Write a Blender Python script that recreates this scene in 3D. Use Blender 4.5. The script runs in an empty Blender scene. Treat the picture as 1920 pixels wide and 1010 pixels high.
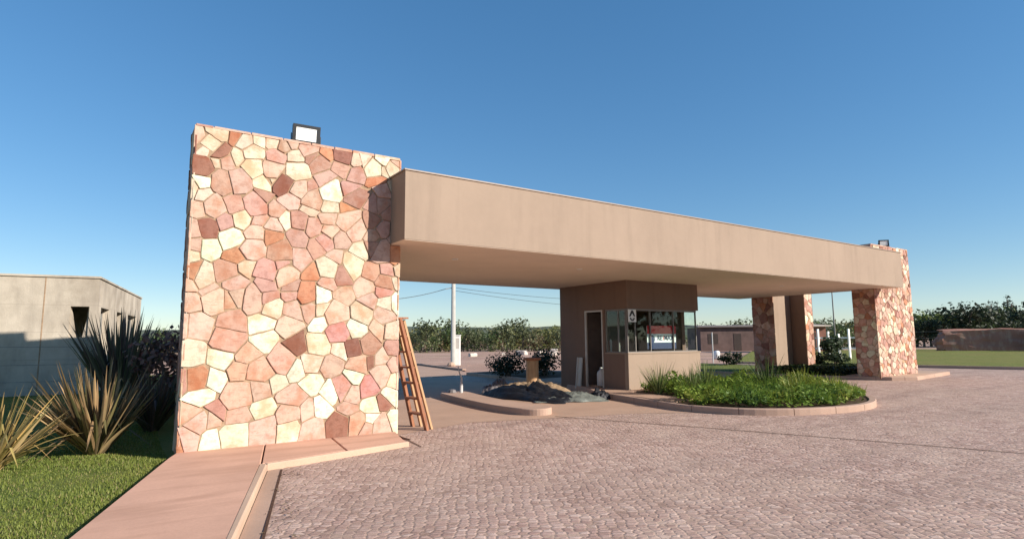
import bpy, math, random
from mathutils import Vector, Matrix, noise
R = math.radians
C = bpy.context.scene.collection
sc = bpy.context.scene

# ------------------------------------------------------------------ camera, sky, sun, exposure
CAM_YAW, CAM_PITCH, CAM_ROLL, CAM_F = .9716, .1198, -.0079, 1102.94
F0 = Vector((math.cos(CAM_YAW), math.sin(CAM_YAW), 0)); R0 = Vector((math.sin(CAM_YAW), -math.cos(CAM_YAW), 0)); Z = Vector((0, 0, 1))
Fc = F0*math.cos(CAM_PITCH)+Z*math.sin(CAM_PITCH); Uc = Z*math.cos(CAM_PITCH)-F0*math.sin(CAM_PITCH)
Rc = R0*math.cos(CAM_ROLL)+Uc*math.sin(CAM_ROLL); Uv = Uc*math.cos(CAM_ROLL)-R0*math.sin(CAM_ROLL)
cd = bpy.data.cameras.new('camera'); cam = bpy.data.objects.new('camera', cd); C.objects.link(cam)
M = Matrix((Rc, Uv, -Fc)).transposed().to_4x4(); M.translation = Vector((0, 0, 1.6)); cam.matrix_world = M
cd.sensor_width = 36; cd.lens = 36*CAM_F/1920; cd.clip_end = 20000; cd.clip_start = .1
sc.camera = cam

SUN_AZ, SUN_EL = R(34), R(24)
to_sun = Vector((math.sin(SUN_AZ)*math.cos(SUN_EL), -math.cos(SUN_AZ)*math.cos(SUN_EL), math.sin(SUN_EL)))
w = bpy.data.worlds.new("World"); sc.world = w; w.use_nodes = True
nt = w.node_tree; sky = nt.nodes.new('ShaderNodeTexSky'); sky.sky_type = 'NISHITA'; sky.sun_disc = False
sky.sun_elevation = SUN_EL; sky.sun_rotation = math.atan2(to_sun.x, to_sun.y)
sky.air_density = 1.0; sky.dust_density = 0; sky.ozone_density = 4; sky.altitude = 300
hs = nt.nodes.new('ShaderNodeHueSaturation'); hs.inputs['Saturation'].default_value = 1.42; hs.inputs['Hue'].default_value = .502
gm = nt.nodes.new('ShaderNodeGamma'); gm.inputs[1].default_value = .66; nt.links.new(sky.outputs[0], gm.inputs[0]); nt.links.new(gm.outputs[0], hs.inputs['Color']); nt.links.new(hs.outputs[0], nt.nodes['Background'].inputs[0]); nt.nodes['Background'].inputs[1].default_value = .15
sl = bpy.data.lights.new('sun', 'SUN'); sl.energy = 5; sl.angle = R(.5); sl.color = (1, .91, .79)
so = bpy.data.objects.new('sun', sl); C.objects.link(so); so.rotation_euler = (-to_sun).to_track_quat('-Z', 'Y').to_euler()
so.location = (0, 0, 60)
vs = sc.view_settings; vs.view_transform = 'Standard'; vs.look = 'None'; vs.gamma = 1; vs.exposure = .7

rnd = random.Random(7)
def gz(x): return -.12+.008*min(max(x, 0), 30)

# ------------------------------------------------------------------ tags
def tag(o, label=None, cat=None, group=None, kind=None):
    if label: o['label'] = label
    if cat: o['category'] = cat
    if group: o['group'] = group
    if kind: o['kind'] = kind
    return o
def thing(name, label, cat, loc=(0, 0, 0), rz=0, group=None):
    o = bpy.data.objects.new(name, None); o.empty_display_size = .2; C.objects.link(o)
    o.location = loc; o.rotation_euler = (0, 0, rz)
    return tag(o, label, cat, group)
def copy_tree(o, parent=None):
    c = o.copy(); C.objects.link(c)
    if parent: c.parent = parent
    for ch in list(o.children): copy_tree(ch, c)
    return c

# ------------------------------------------------------------------ mesh collector
class MB:
    def __init__(s): s.v = []; s.f = []; s.mi = []; s.col = []
    def face(s, pts, mi=0, col=(1, 1, 1)):
        n = len(s.v); s.v += [tuple(p) for p in pts]; s.f.append(tuple(range(n, n+len(pts)))); s.mi.append(mi); s.col.append(col)
    def add(s, vs, fs, mi=0, col=(1, 1, 1)):
        n = len(s.v); s.v += [tuple(p) for p in vs]
        for f in fs: s.f.append(tuple(i+n for i in f)); s.mi.append(mi); s.col.append(col)
    def box(s, x0, x1, y0, y1, z0, z1, mi=0, col=(1, 1, 1), M=None, b=0):
        if b:
            # bevelled box: two chamfered rings on the vertical edges and the top
            ring = [(x0+b, y0), (x1-b, y0), (x1, y0+b), (x1, y1-b), (x1-b, y1), (x0+b, y1), (x0, y1-b), (x0, y0+b)]
            ins = [(min(max(p[0], x0+b), x1-b), min(max(p[1], y0+b), y1-b)) for p in ring]
            ins = [(x0+b+.3*b, y0+b), (x1-b-.3*b, y0+b), (x1-b, y0+b+.3*b), (x1-b, y1-b-.3*b), (x1-b-.3*b, y1-b), (x0+b+.3*b, y1-b), (x0+b, y1-b-.3*b), (x0+b, y0+b+.3*b)]
            vs = [(p[0], p[1], z0) for p in ring]+[(p[0], p[1], z1-b) for p in ring]+[(p[0], p[1], z1) for p in ins]
            fs = [tuple(range(7, -1, -1)), tuple(range(16, 24))]
            for k in range(8):
                j = (k+1) % 8; fs += [(k, j, 8+j, 8+k), (8+k, 8+j, 16+j, 16+k)]
        else:
            vs = [(x0, y0, z0), (x1, y0, z0), (x1, y1, z0), (x0, y1, z0), (x0, y0, z1), (x1, y0, z1), (x1, y1, z1), (x0, y1, z1)]
            fs = [(3, 2, 1, 0), (4, 5, 6, 7), (0, 1, 5, 4), (1, 2, 6, 5), (2, 3, 7, 6), (3, 0, 4, 7)]
        if M is not None: vs = [M @ Vector(p) for p in vs]
        s.add(vs, fs, mi, col); return s
    def tube(s, pts, rad, n=8, mi=0, col=(1, 1, 1), cap=True):
        pts = [Vector(p) for p in pts]
        if not isinstance(rad, (list, tuple)): rad = [rad]*len(pts)
        vs = []; up = Vector((0, 0, 1))
        for i, p in enumerate(pts):
            t = (pts[min(i+1, len(pts)-1)]-pts[max(i-1, 0)]).normalized()
            a = t.cross(up if abs(t.z) < .95 else Vector((1, 0, 0))).normalized(); b = t.cross(a)
            for k in range(n):
                an = 2*math.pi*k/n; vs.append(p+(a*math.cos(an)+b*math.sin(an))*rad[i])
        fs = []
        for i in range(len(pts)-1):
            for k in range(n):
                j = (k+1) % n; fs.append((i*n+k, i*n+j, (i+1)*n+j, (i+1)*n+k))
        if cap: fs += [tuple(range(n)), tuple(range((len(pts)-1)*n, len(pts)*n))]
        s.add(vs, fs, mi, col); return s
    def bar(s, a, b, w, h, mi=0, up=(0, 0, 1), col=(1, 1, 1)):
        a = Vector(a); b = Vector(b); t = (b-a).normalized(); u = Vector(up); x = t.cross(u).normalized(); y = x.cross(t)
        vs = [p+x*sx*w/2+y*sy*h/2 for p in (a, b) for sx, sy in ((-1, -1), (1, -1), (1, 1), (-1, 1))]
        s.add(vs, [(0, 1, 2, 3), (7, 6, 5, 4), (0, 4, 5, 1), (1, 5, 6, 2), (2, 6, 7, 3), (3, 7, 4, 0)], mi, col); return s
    def lathe(s, prof, c=(0, 0, 0), n=24, mi=0, col=(1, 1, 1)):
        vs = [(c[0]+r*math.cos(2*math.pi*k/n), c[1]+r*math.sin(2*math.pi*k/n), c[2]+z) for r, z in prof for k in range(n)]
        fs = []
        for i in range(len(prof)-1):
            for k in range(n):
                j = (k+1) % n; fs.append((i*n+k, i*n+j, (i+1)*n+j, (i+1)*n+k))
        fs += [tuple(range(n-1, -1, -1)), tuple(range((len(prof)-1)*n, len(prof)*n))]
        s.add(vs, fs, mi, col); return s
    def prism(s, poly, z0, z1, mi=0, col=(1, 1, 1), bev=0):
        n = len(poly); a = sum(poly[i][0]*poly[(i+1) % n][1]-poly[(i+1) % n][0]*poly[i][1] for i in range(n))
        if a < 0: poly = poly[::-1]
        g0 = (lambda x: z0(x)) if callable(z0) else (lambda x: z0)
        g1 = (lambda x: z1(x)) if callable(z1) else (lambda x: z1)
        vs = [(x, y, g0(x)) for x, y in poly]; fs = []
        if bev:
            vs += [(x, y, g1(x)-bev) for x, y in poly]
            q = []
            for i in range(n):
                p0 = Vector(poly[i-1]); p1 = Vector(poly[i]); p2 = Vector(poly[(i+1) % n])
                e = (p1-p0).normalized()+(p2-p1).normalized()
                if e.length < 1e-6: e = (p2-p1)
                e.normalize(); q.append(p1+Vector((-e.y, e.x))*bev)
            vs += [(p.x, p.y, g1(p.x)) for p in q]; rings = 3
        else:
            vs += [(x, y, g1(x)) for x, y in poly]; rings = 2
        for r in range(rings-1):
            for i in range(n):
                j = (i+1) % n; fs.append((r*n+i, r*n+j, (r+1)*n+j, (r+1)*n+i))
        fs.append(tuple(range((rings-1)*n, rings*n))); fs.append(tuple(range(n-1, -1, -1)))
        s.add(vs, fs, mi, col); return s
    def build(s, name, mats, parent=None, smooth=False, loc=None, rz=None):
        me = bpy.data.meshes.new(name); me.from_pydata(s.v, [], s.f)
        if not isinstance(mats, (list, tuple)): mats = [mats]
        for m in mats: me.materials.append(m)
        me.polygons.foreach_set('material_index', s.mi)
        at = me.color_attributes.new('Col', 'FLOAT_COLOR', 'CORNER'); buf = []
        for f, c in zip(s.f, s.col): buf += [c[0], c[1], c[2], 1.0]*len(f)
        at.data.foreach_set('color', buf)
        if smooth: me.polygons.foreach_set('use_smooth', [True]*len(s.f))
        me.update()
        o = bpy.data.objects.new(name, me); C.objects.link(o)
        if parent: o.parent = parent
        if loc is not None: o.location = loc
        if rz is not None: o.rotation_euler = (0, 0, rz)
        return o

# ------------------------------------------------------------------ materials
class NT:
    def __init__(s, name):
        s.m = bpy.data.materials.new(name); s.m.use_nodes = True; s.t = s.m.node_tree; s.b = s.t.nodes['Principled BSDF']
    def n(s, k, **kw):
        nd = s.t.nodes.new('ShaderNode'+k)
        for a, b in kw.items(): setattr(nd, a, b)
        return nd
    def l(s, a, b): s.t.links.new(a, b)
    def val(s, sock, v):
        if hasattr(v, 'is_linked') or hasattr(v, 'links'): s.l(v, sock)
        else: sock.default_value = v
    def pos(s): return s.n('NewGeometry').outputs['Position']
    def map(s, vec, scale=(1, 1, 1), rot=(0, 0, 0)):
        m = s.n('Mapping'); s.l(vec, m.inputs[0]); m.inputs['Scale'].default_value = scale; m.inputs['Rotation'].default_value = rot; return m.outputs[0]
    def noise(s, vec, scale, detail=4, rough=.55):
        k = s.n('TexNoise'); s.l(vec, k.inputs['Vector']); k.inputs['Scale'].default_value = scale; k.inputs['Detail'].default_value = detail; k.inputs['Roughness'].default_value = rough
        return k.outputs['Fac']
    def ramp(s, fac, stops):
        k = s.n('ValToRGB'); s.l(fac, k.inputs[0]); e = k.color_ramp.elements
        while len(e) < len(stops): e.new(.5)
        for i, (p, c) in enumerate(stops): e[i].position = p; e[i].color = (c[0], c[1], c[2], 1) if not isinstance(c, (int, float)) else (c, c, c, 1)
        return k.outputs[0]
    def mix(s, fac, a, b, mode='MIX'):
        k = s.n('Mix', data_type='RGBA', blend_type=mode)
        if isinstance(fac, (int, float)): k.inputs[0].default_value = fac
        else: s.l(fac, k.inputs[0])
        for i, c in ((6, a), (7, b)):
            if isinstance(c, (tuple, list)): k.inputs[i].default_value = (c[0], c[1], c[2], 1)
            else: s.l(c, k.inputs[i])
        return k.outputs[2]
    def bump(s, h, strength=.4, dist=.01, base=None):
        k = s.n('Bump'); s.l(h, k.inputs['Height']); k.inputs['Strength'].default_value = strength; k.inputs['Distance'].default_value = dist
        if base: s.l(base, k.inputs['Normal'])
        return k.outputs[0]
    def fin(s, col, rough=.8, normal=None, spec=.3, metal=0):
        if isinstance(col, (tuple, list)): s.b.inputs['Base Color'].default_value = (*col[:3], 1)
        else: s.l(col, s.b.inputs['Base Color'])
        if isinstance(rough, (int, float)): s.b.inputs['Roughness'].default_value = rough
        else: s.l(rough, s.b.inputs['Roughness'])
        s.b.inputs['Specular IOR Level'].default_value = spec; s.b.inputs['Metallic'].default_value = metal
        if normal: s.l(normal, s.b.inputs['Normal'])
        return s.m

def mat_plain(name, col, rough=.6, var=.12, scale=6, spec=.35, metal=0, bump=.15):
    t = NT(name); p = t.n('TexCoord').outputs['Object']; f = t.noise(p, scale, 5, .6)
    lo = tuple(c*(1-var) for c in col); hi = tuple(min(1, c*(1+var)) for c in col)
    return t.fin(t.ramp(f, [(.3, lo), (.7, hi)]), rough, t.bump(t.noise(p, scale*9, 3), bump, .004) if bump else None, spec, metal)

def mat_attr(name, rough=.85, var=.2, scale=9, bump=.5, bd=.012, spec=.25):
    t = NT(name); p = t.n('TexCoord').outputs['Object']; a = t.n('Attribute'); a.attribute_name = 'Col'; col = a.outputs['Color']
    # offset the pattern from stone to stone so that the grain never runs across a joint
    sc_ = t.n('VectorMath', operation='SCALE'); t.l(col, sc_.inputs[0]); sc_.inputs['Scale'].default_value = 37
    ad = t.n('VectorMath', operation='ADD'); t.l(p, ad.inputs[0]); t.l(sc_.outputs[0], ad.inputs[1]); q = ad.outputs[0]
    f = t.noise(q, scale, 8, .7); f2 = t.noise(q, 3.2, 4, .6); vein = t.noise(t.map(q, (2, 2, 11), (.5, .9, .4)), 3.0, 6, .7); chip = t.noise(q, 40, 4, .7)
    c = t.mix(1, col, t.ramp(f, [(.26, (.62, .54, .5)), (.5, (1, 1, 1)), (.8, (1.16, 1.16, 1.12))]), 'MULTIPLY')
    c = t.mix(t.ramp(f2, [(.48, 0), (.66, .8)]), c, t.mix(1, col, (.84, .6, .48), 'MULTIPLY'))
    c = t.mix(t.ramp(f2, [(.24, .55), (.42, 0)]), c, t.mix(1, col, (1.12, 1.18, 1.12), 'MULTIPLY'))
    c = t.mix(t.ramp(vein, [(.56, 0), (.66, .5)]), c, t.mix(1, col, (.62, .46, .38), 'MULTIPLY'))
    c = t.mix(t.ramp(chip, [(.62, 0), (.72, .5)]), c, t.mix(1, col, (.6, .5, .44), 'MULTIPLY'))
    n = t.bump(f, bump, bd); n = t.bump(vein, .35, .01, n)
    return t.fin(c, rough, n, spec)

def mat_leaf(name, rough=.55, trans=.3):
    t = NT(name); a = t.n('Attribute'); a.attribute_name = 'Col'
    t.l(a.outputs['Color'], t.b.inputs['Base Color']); t.b.inputs['Roughness'].default_value = rough; t.b.inputs['Specular IOR Level'].default_value = .3
    tr = t.n('BsdfTranslucent'); t.l(a.outputs['Color'], tr.inputs['Color'])
    mx = t.n('MixShader'); mx.inputs[0].default_value = trans; t.l(t.b.outputs[0], mx.inputs[1]); t.l(tr.outputs[0], mx.inputs[2])
    t.l(mx.outputs[0], t.t.nodes['Material Output'].inputs['Surface']); return t.m

def mat_plaster(name, col, stain=.2):
    t = NT(name); p = t.pos(); big = t.noise(p, .7, 4, .6); st = t.noise(t.map(p, (2.2, 2.2, .22)), 1.6, 5, .6); fine = t.noise(p, 60, 3, .6); mid = t.noise(p, 7, 4, .6)
    c = t.ramp(big, [(.3, tuple(x*.93 for x in col)), (.7, tuple(x*1.05 for x in col))])
    c = t.mix(t.ramp(st, [(.5, 0), (.75, stain*2)]), c, tuple(x*.72 for x in col))
    c = t.mix(t.ramp(mid, [(.45, 0), (.8, .25)]), c, tuple(min(1, x*1.12) for x in col))
    n = t.bump(fine, .35, .004); n = t.bump(mid, .18, .015, n)
    return t.fin(c, .9, n, .15)

def mat_cobble():
    t = NT('pink_setts'); p = t.pos()
    dist = t.n('TexNoise'); t.l(p, dist.inputs['Vector']); dist.inputs['Scale'].default_value = 1.1; dist.inputs['Detail'].default_value = 2
    off = t.n('VectorMath', operation='SCALE'); sub = t.n('VectorMath', operation='SUBTRACT'); t.l(dist.outputs['Color'], sub.inputs[0]); sub.inputs[1].default_value = (.5, .5, .5)
    t.l(sub.outputs[0], off.inputs[0]); off.inputs['Scale'].default_value = .2
    ad = t.n('VectorMath', operation='ADD'); t.l(p, ad.inputs[0]); t.l(off.outputs[0], ad.inputs[1])
    m = t.map(ad.outputs[0], (1, 1, 0), (0, 0, R(31)))
    m2 = t.map(m, (1, 1.45, 0))
    v = t.n('TexVoronoi', feature='DISTANCE_TO_EDGE'); t.l(m2, v.inputs['Vector']); v.inputs['Scale'].default_value = 10.2; v.inputs['Randomness'].default_value = .56
    vc = t.n('TexVoronoi', feature='F1'); t.l(m2, vc.inputs['Vector']); vc.inputs['Scale'].default_value = 10.2; vc.inputs['Randomness'].default_value = .56
    sep = t.n('SeparateColor'); t.l(vc.outputs['Color'], sep.inputs[0])
    stone = t.ramp(sep.outputs[0], [(0, (.30, .185, .155)), (.3, (.43, .28, .235)), (.65, (.50, .34, .285)), (1, (.62, .46, .39))])
    big = t.noise(p, .35, 5, .6); stone = t.mix(t.ramp(big, [(.35, 0), (.7, .6)]), stone, (.47, .345, .27))
    fine = t.noise(p, 45, 4, .7); stone = t.mix(t.ramp(fine, [(.3, .35), (.6, 0)]), stone, (.24, .15, .12))
    joint = t.ramp(v.outputs['Distance'], [(.02, 0), (.14, 1)])
    sand = t.ramp(t.noise(p, 1.7, 4, .6), [(.36, (.27, .175, .135)), (.62, (.46, .33, .255))])
    c = t.mix(joint, sand, stone)
    dirt = t.noise(p, 5.5, 5, .7); c = t.mix(t.ramp(dirt, [(.60, 0), (.78, .6)]), c, (.2, .135, .11))
    tyre = t.noise(t.map(p, (.18, 1.6, 1), (0, 0, R(24))), .8, 3, .5); c = t.mix(t.ramp(tyre, [(.5, 0), (.66, .28)]), c, (.22, .15, .125))
    pale = t.noise(p, .9, 6, .7); c = t.mix(t.ramp(pale, [(.56, 0), (.74, .5)]), c, (.56, .42, .34))
    h = t.ramp(v.outputs['Distance'], [(0, 0), (.22, 1)])
    ah = t.n('Math', operation='ADD'); t.l(h, ah.inputs[0]); mm = t.n('Math', operation='MULTIPLY'); t.l(sep.outputs[1], mm.inputs[0]); mm.inputs[1].default_value = .5; t.l(mm.outputs[0], ah.inputs[1])
    n = t.bump(ah.outputs[0], .48, .011); n = t.bump(fine, .35, .006, n)
    return t.fin(c, .85, n, .2)

def mat_concrete(name, col, streak=None, crack=True):
    t = NT(name); p = t.pos(); big = t.noise(p, .8, 5, .6); fine = t.noise(p, 35, 4, .7)
    c = t.ramp(big, [(.3, tuple(x*.86 for x in col)), (.7, tuple(x*1.08 for x in col))])
    c = t.mix(t.ramp(fine, [(.35, .25), (.6, 0)]), c, tuple(x*.7 for x in col))
    if streak:
        s = t.noise(t.map(p, (.5, 2.6, 1), (0, 0, R(-35))), 1.1, 5, .6)
        c = t.mix(t.ramp(s, [(.48, 0), (.66, .6)]), c, streak)
    return t.fin(c, .85, t.bump(fine, .3, .005), .2)

def mat_grass_base(name, a, b, sc_=3):
    t = NT(name); p = t.pos(); f = t.noise(p, sc_, 6, .7); g = t.noise(p, 60, 3, .7); h = t.noise(p, .25, 4, .6)
    c = t.ramp(f, [(.3, a), (.7, b)]); c = t.mix(t.ramp(h, [(.45, 0), (.7, .5)]), c, (.27, .2, .08)); c = t.mix(t.ramp(g, [(.3, .5), (.6, 0)]), c, tuple(x*.5 for x in a))
    return t.fin(c, .95, t.bump(g, .7, .03), .1)

def mat_earth():
    t = NT('reddish_earth'); p = t.pos(); f = t.noise(p, .12, 7, .65); g = t.noise(p, 1.3, 6, .7); h = t.noise(p, 18, 4, .7); bush = t.noise(p, .045, 8, .7)
    c = t.ramp(f, [(.3, (.36, .225, .175)), (.55, (.45, .295, .23)), (.75, (.52, .375, .29))])
    c = t.mix(t.ramp(g, [(.52, 0), (.7, .55)]), c, (.22, .16, .09)); c = t.mix(t.ramp(bush, [(.55, 0), (.68, .65)]), c, (.14, .14, .055))
    return t.fin(c, .95, t.bump(h, .6, .03), .1)

def mat_board_concrete():
    t = NT('weathered_concrete'); p = t.pos(); big = t.noise(p, .9, 6, .65); st = t.noise(t.map(p, (1.2, 1.2, .35)), 1.5, 6, .65)
    sx = t.n('SeparateXYZ'); t.l(p, sx.inputs[0])
    w = t.n('Math', operation='MULTIPLY'); t.l(sx.outputs[2], w.inputs[0]); w.inputs[1].default_value = 1/.62
    fr = t.n('Math', operation='FRACT'); t.l(w.outputs[0], fr.inputs[0])
    line = t.ramp(fr.outputs[0], [(0, 1), (.03, 0)])
    c = t.ramp(big, [(.32, (.30, .255, .205)), (.5, (.44, .385, .315)), (.68, (.53, .47, .39))]); c = t.mix(t.ramp(st, [(.45, 0), (.72, .7)]), c, (.25, .215, .18))
    c = t.mix(t.ramp(fr.outputs[0], [(0, .35), (.04, 0)]), c, (.2, .17, .14))
    return t.fin(c, .9, t.bump(t.noise(p, 30, 4, .7), .4, .01), .15)

def mat_wood(name, a, b):
    t = NT(name); p = t.n('TexCoord').outputs['Object']; f = t.noise(t.map(p, (14, 14, 1.2)), 2, 6, .6); g = t.noise(p, 3, 4, .6)
    c = t.ramp(f, [(.3, a), (.7, b)]); c = t.mix(t.ramp(g, [(.5, 0), (.75, .4)]), c, tuple(x*.55 for x in a))
    return t.fin(c, .75, t.bump(f, .3, .004), .25)

def mat_glass():
    t = NT('window_glass'); t.t.nodes.remove(t.b)
    tr = t.n('BsdfTransparent'); tr.inputs[0].default_value = (.9, .95, .93, 1); gl = t.n('BsdfGlossy'); gl.inputs['Roughness'].default_value = .02; gl.inputs[0].default_value = (.9, .95, .95, 1)
    lw = t.n('LayerWeight'); lw.inputs[0].default_value = .5; pw = t.n('Math', operation='POWER'); t.l(lw.outputs['Facing'], pw.inputs[0]); pw.inputs[1].default_value = 4; fr = t.n('Math', operation='MULTIPLY_ADD'); t.l(pw.outputs[0], fr.inputs[0]); fr.inputs[1].default_value = .45; fr.inputs[2].default_value = .025; mx = t.n('MixShader'); t.l(fr.outputs[0], mx.inputs[0]); t.l(tr.outputs[0], mx.inputs[1]); t.l(gl.outputs[0], mx.inputs[2])
    t.l(mx.outputs[0], t.t.nodes['Material Output'].inputs['Surface']); return t.m

def mat_cloth(name, col):
    t = NT(name); p = t.n('TexCoord').outputs['Object']; f = t.noise(p, 4, 6, .65)
    return t.fin(t.ramp(f, [(.3, tuple(x*.7 for x in col)), (.7, tuple(x*1.25 for x in col))]), .55, t.bump(t.noise(p, 11, 5, .65), .7, .03), .35)

MORTAR = mat_plain('mortar', (.32, .22, .145), .95, .25, 12, .1)
STONE = mat_attr('flagstone')
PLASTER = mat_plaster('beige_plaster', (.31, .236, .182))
PLASTER_SHADE = mat_plaster('shade_darkened_plaster', (.20, .135, .105))  # the beige plaster again, with shade put into its colour
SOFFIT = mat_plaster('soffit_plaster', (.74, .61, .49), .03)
FLASH = mat_plain('painted_flashing', (.27, .205, .16), .5, .08, 5)
COBBLE = mat_cobble()
LANE = mat_concrete('pink_lane_concrete', (.45, .30, .22))
WALK = mat_concrete('salmon_walk_concrete', (.60, .355, .255), (.42, .24, .165))
KERB = mat_concrete('kerb_concrete', (.44, .30, .23))
KERBL = mat_concrete('pale_kerb_concrete', (.50, .35, .255))
GUTTER = mat_concrete('tan_gutter_concrete', (.44, .30, .225))
JOINT = mat_plain('dark_joint', (.09, .05, .035), .95, .3, 20, .1)
DARK_LINE = mat_plain('brown_line', (.15, .095, .07), .95, .3, 20, .1)
LAWN = mat_grass_base('lawn_soil_and_turf', (.10, .14, .03), (.18, .21, .06))
LAWN2 = mat_grass_base('dry_lawn', (.15, .18, .045), (.24, .23, .07), .6)
SOIL = mat_plain('dark_soil', (.09, .06, .04), .95, .3, 8, .1)
EARTH = mat_earth()
LEAF = mat_leaf('leaf'); BLADE = mat_leaf('strap_leaf', .5, .2)
BARK = mat_wood('bark', (.10, .075, .055), (.2, .15, .11))
FRAME = mat_plain('grey_window_frame', (.2, .18, .165), .45, .1, 5)
BLACK = mat_plain('black_metal', (.012, .013, .016), .4, .2, 5, .5)
WHITE = mat_plain('white_paint', (.78, .77, .74), .5, .05, 4)
LENS = mat_plain('lamp_glass', (.86, .87, .82), .12, .03, 9, .6, 0, 0)
GLASS = mat_glass()
ALU = mat_plain('pale_window_frame', (.5, .47, .43), .45, .08, 5)
DARK = mat_plain('dark_interior', (.05, .035, .03), .8, .2, 4)
WOOD = mat_wood('orange_wood', (.22, .085, .045), (.40, .185, .105))
WOOD2 = mat_wood('pale_wood', (.40, .235, .125), (.54, .35, .2))
CONC = mat_board_concrete()
GREY = mat_plain('weathered_steel', (.2, .19, .18), .6, .2, 5)

# ------------------------------------------------------------------ ground
def bisect_strips(poly):
    """cut a polygon at x = 0 and x = 30, where the slope of the site changes"""
    def clip(p, a, sgn):
        out = []
        for i in range(len(p)):
            A, B = p[i], p[(i+1) % len(p)]; da, db = sgn*(A[0]-a), sgn*(B[0]-a)
            if da >= 0: out.append(A)
            if da*db < 0: t = da/(da-db); out.append((a, A[1]+(B[1]-A[1])*t))
        return out
    parts = [clip(poly, 0, -1), clip(clip(poly, 0, 1), 30, -1), clip(poly, 30, 1)]
    return [q for q in parts if len(q) > 2]
def sheet(name, poly, m, dz, kind='structure'):
    n = len(poly); a = sum(poly[i][0]*poly[(i+1) % n][1]-poly[(i+1) % n][0]*poly[i][1] for i in range(n))
    if a < 0: poly = poly[::-1]
    mb = MB()
    for q in bisect_strips(poly): mb.face([(x, y, gz(x)+dz) for x, y in q])
    o = mb.build(name, m); return tag(o, kind=kind)
def smooth(a, b, x):
    t = min(max((x-a)/(b-a), 0), 1); return t*t*(3-2*t)

mb = MB(); xs = [-4000, -1200, -300, -80, -30, -10, 0, 10, 20, 30, 60, 120, 300, 1000, 5000]; ys = [-3000, -600, -100, -20, 0, 20, 60, 120, 300, 900, 5000]
V = [(x, y, gz(x)-.03) for y in ys for x in xs]; n = len(xs)
mb.add(V, [(j*n+i, j*n+i+1, (j+1)*n+i+1, (j+1)*n+i) for j in range(len(ys)-1) for i in range(n-1)])
tag(mb.build('ground', EARTH), kind='structure')

sheet('cobbled_forecourt', [(-9, -26), (48, -26), (33.2, 11), (32.6, 14), (31, 22), (26.9, 24), (4.43, 24), (4.43, 9.6), (2, 9.1), (2.0, 8.9), (-1.9, -4)], COBBLE, 0)
sheet('lane', [(4.44, 10.2), (5.0, 10.36), (6.2, 10.75), (7.5, 10.3), (8.2, 10.05), (9.7, 9.6), (11.2, 8.6), (11.8, 12), (12.2, 24.6), (4.44, 24.6)], LANE, .004)
sheet('lane_apron', [(4.44, 24.7), (13.5, 24.7), (15.9, 28.1), (17.4, 37.2), (19, 58), (9, 58), (4.0, 30)], LANE, -.02)
# paving joint and a thin dark line across the forecourt
def strip(name, pts, wd, m, dz):
    mb = MB()
    for a, b in zip(pts, pts[1:]):
        a = Vector(a); b = Vector(b); t = (b-a).normalized(); nn = Vector((-t.y, t.x))*wd/2
        mb.face([(p.x, p.y, gz(p.x)+dz) for p in (a-nn, b-nn, b+nn, a+nn)])
    return tag(mb.build(name, m), kind='structure')
strip('paving_line', [(8.15, 10.3), (9.22, 7.47), (10.1, 4.9), (10.72, 2.99), (12.2, -1.4)], .036, DARK_LINE, .009)  # thin dark brown line laid across the paving
strip('paving_line', [(4.42, 10.1), (4.25, 8.83)], .022, JOINT, .009)

# salmon sidewalk and the slabs in front of the near pillar
zw = -.01
mb = MB()
mb.prism([(-2.2, -.7), (-.42, -.3), (.90, 5.5), (1.79, 8.64), (2.16, 10.2), (.93, 10.2), (.80, 9.82), (-.18, 6.33)], -.35, zw, bev=.012)
tag(mb.build('sidewalk', WALK), kind='structure')
mb = MB(); mb.prism([(1.81, 8.64), (3.04, 8.88), (3.22, 10.2), (2.18, 10.2)], -.35, zw-.002, bev=.012); mb.prism([(3.065, 8.885), (4.09, 9.1), (4.38, 10.2), (3.245, 10.2)], -.35, zw-.004, bev=.012)
tag(mb.build('pillar_apron', WALK), kind='structure')
mb = MB(); mb.prism([(-.45, -.3), (-.33, -.33), (.945, 5.47), (1.855, 8.55), (1.775, 8.62), (.875, 5.5)], -.35, zw+.004, bev=.02)
mb.prism([(1.83, 8.625), (1.86, 8.56), (4.12, 9.02), (4.13, 9.09), (4.09, 9.09), (3.04, 8.865)], -.35, zw+.001, bev=.015)
tag(mb.build('kerb', KERBL), kind='structure')
strip('gutter', [(-.22, -.3), (1.04, 5.47), (1.97, 8.6)], .17, GUTTER, .006)
strip('paving_line', [(.0, .3), (1.20, 5.6), (2.03, 8.5)], .028, JOINT, .01)

# garden left and behind the pillar
def lawn_z(x, y): return -.115+.58*smooth(11.3, 16.3, y)*smooth(4.3, 1.6, x)
def walk_left(y): return .80+(y-9.82)*.2865
mb = MB(); V = []; nx, ny = 46, 60
for j in range(ny+1):
    y = -3+28*j/ny
    x1 = walk_left(y) if y < 9.82 else min(4.36, .80+(y-9.82)*8)
    for i in range(nx+1):
        x = x1+(-26-x1)*(i/nx)**1.7
        V.append((x, y, lawn_z(x, y)+.015*noise.noise((x*.8, y*.8, 0))))
mb.add(V, [(j*(nx+1)+i+1, j*(nx+1)+i, (j+1)*(nx+1)+i, (j+1)*(nx+1)+i+1) for j in range(ny) for i in range(nx)])
tag(mb.build('lawn', LAWN, smooth=True), kind='structure')

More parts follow.
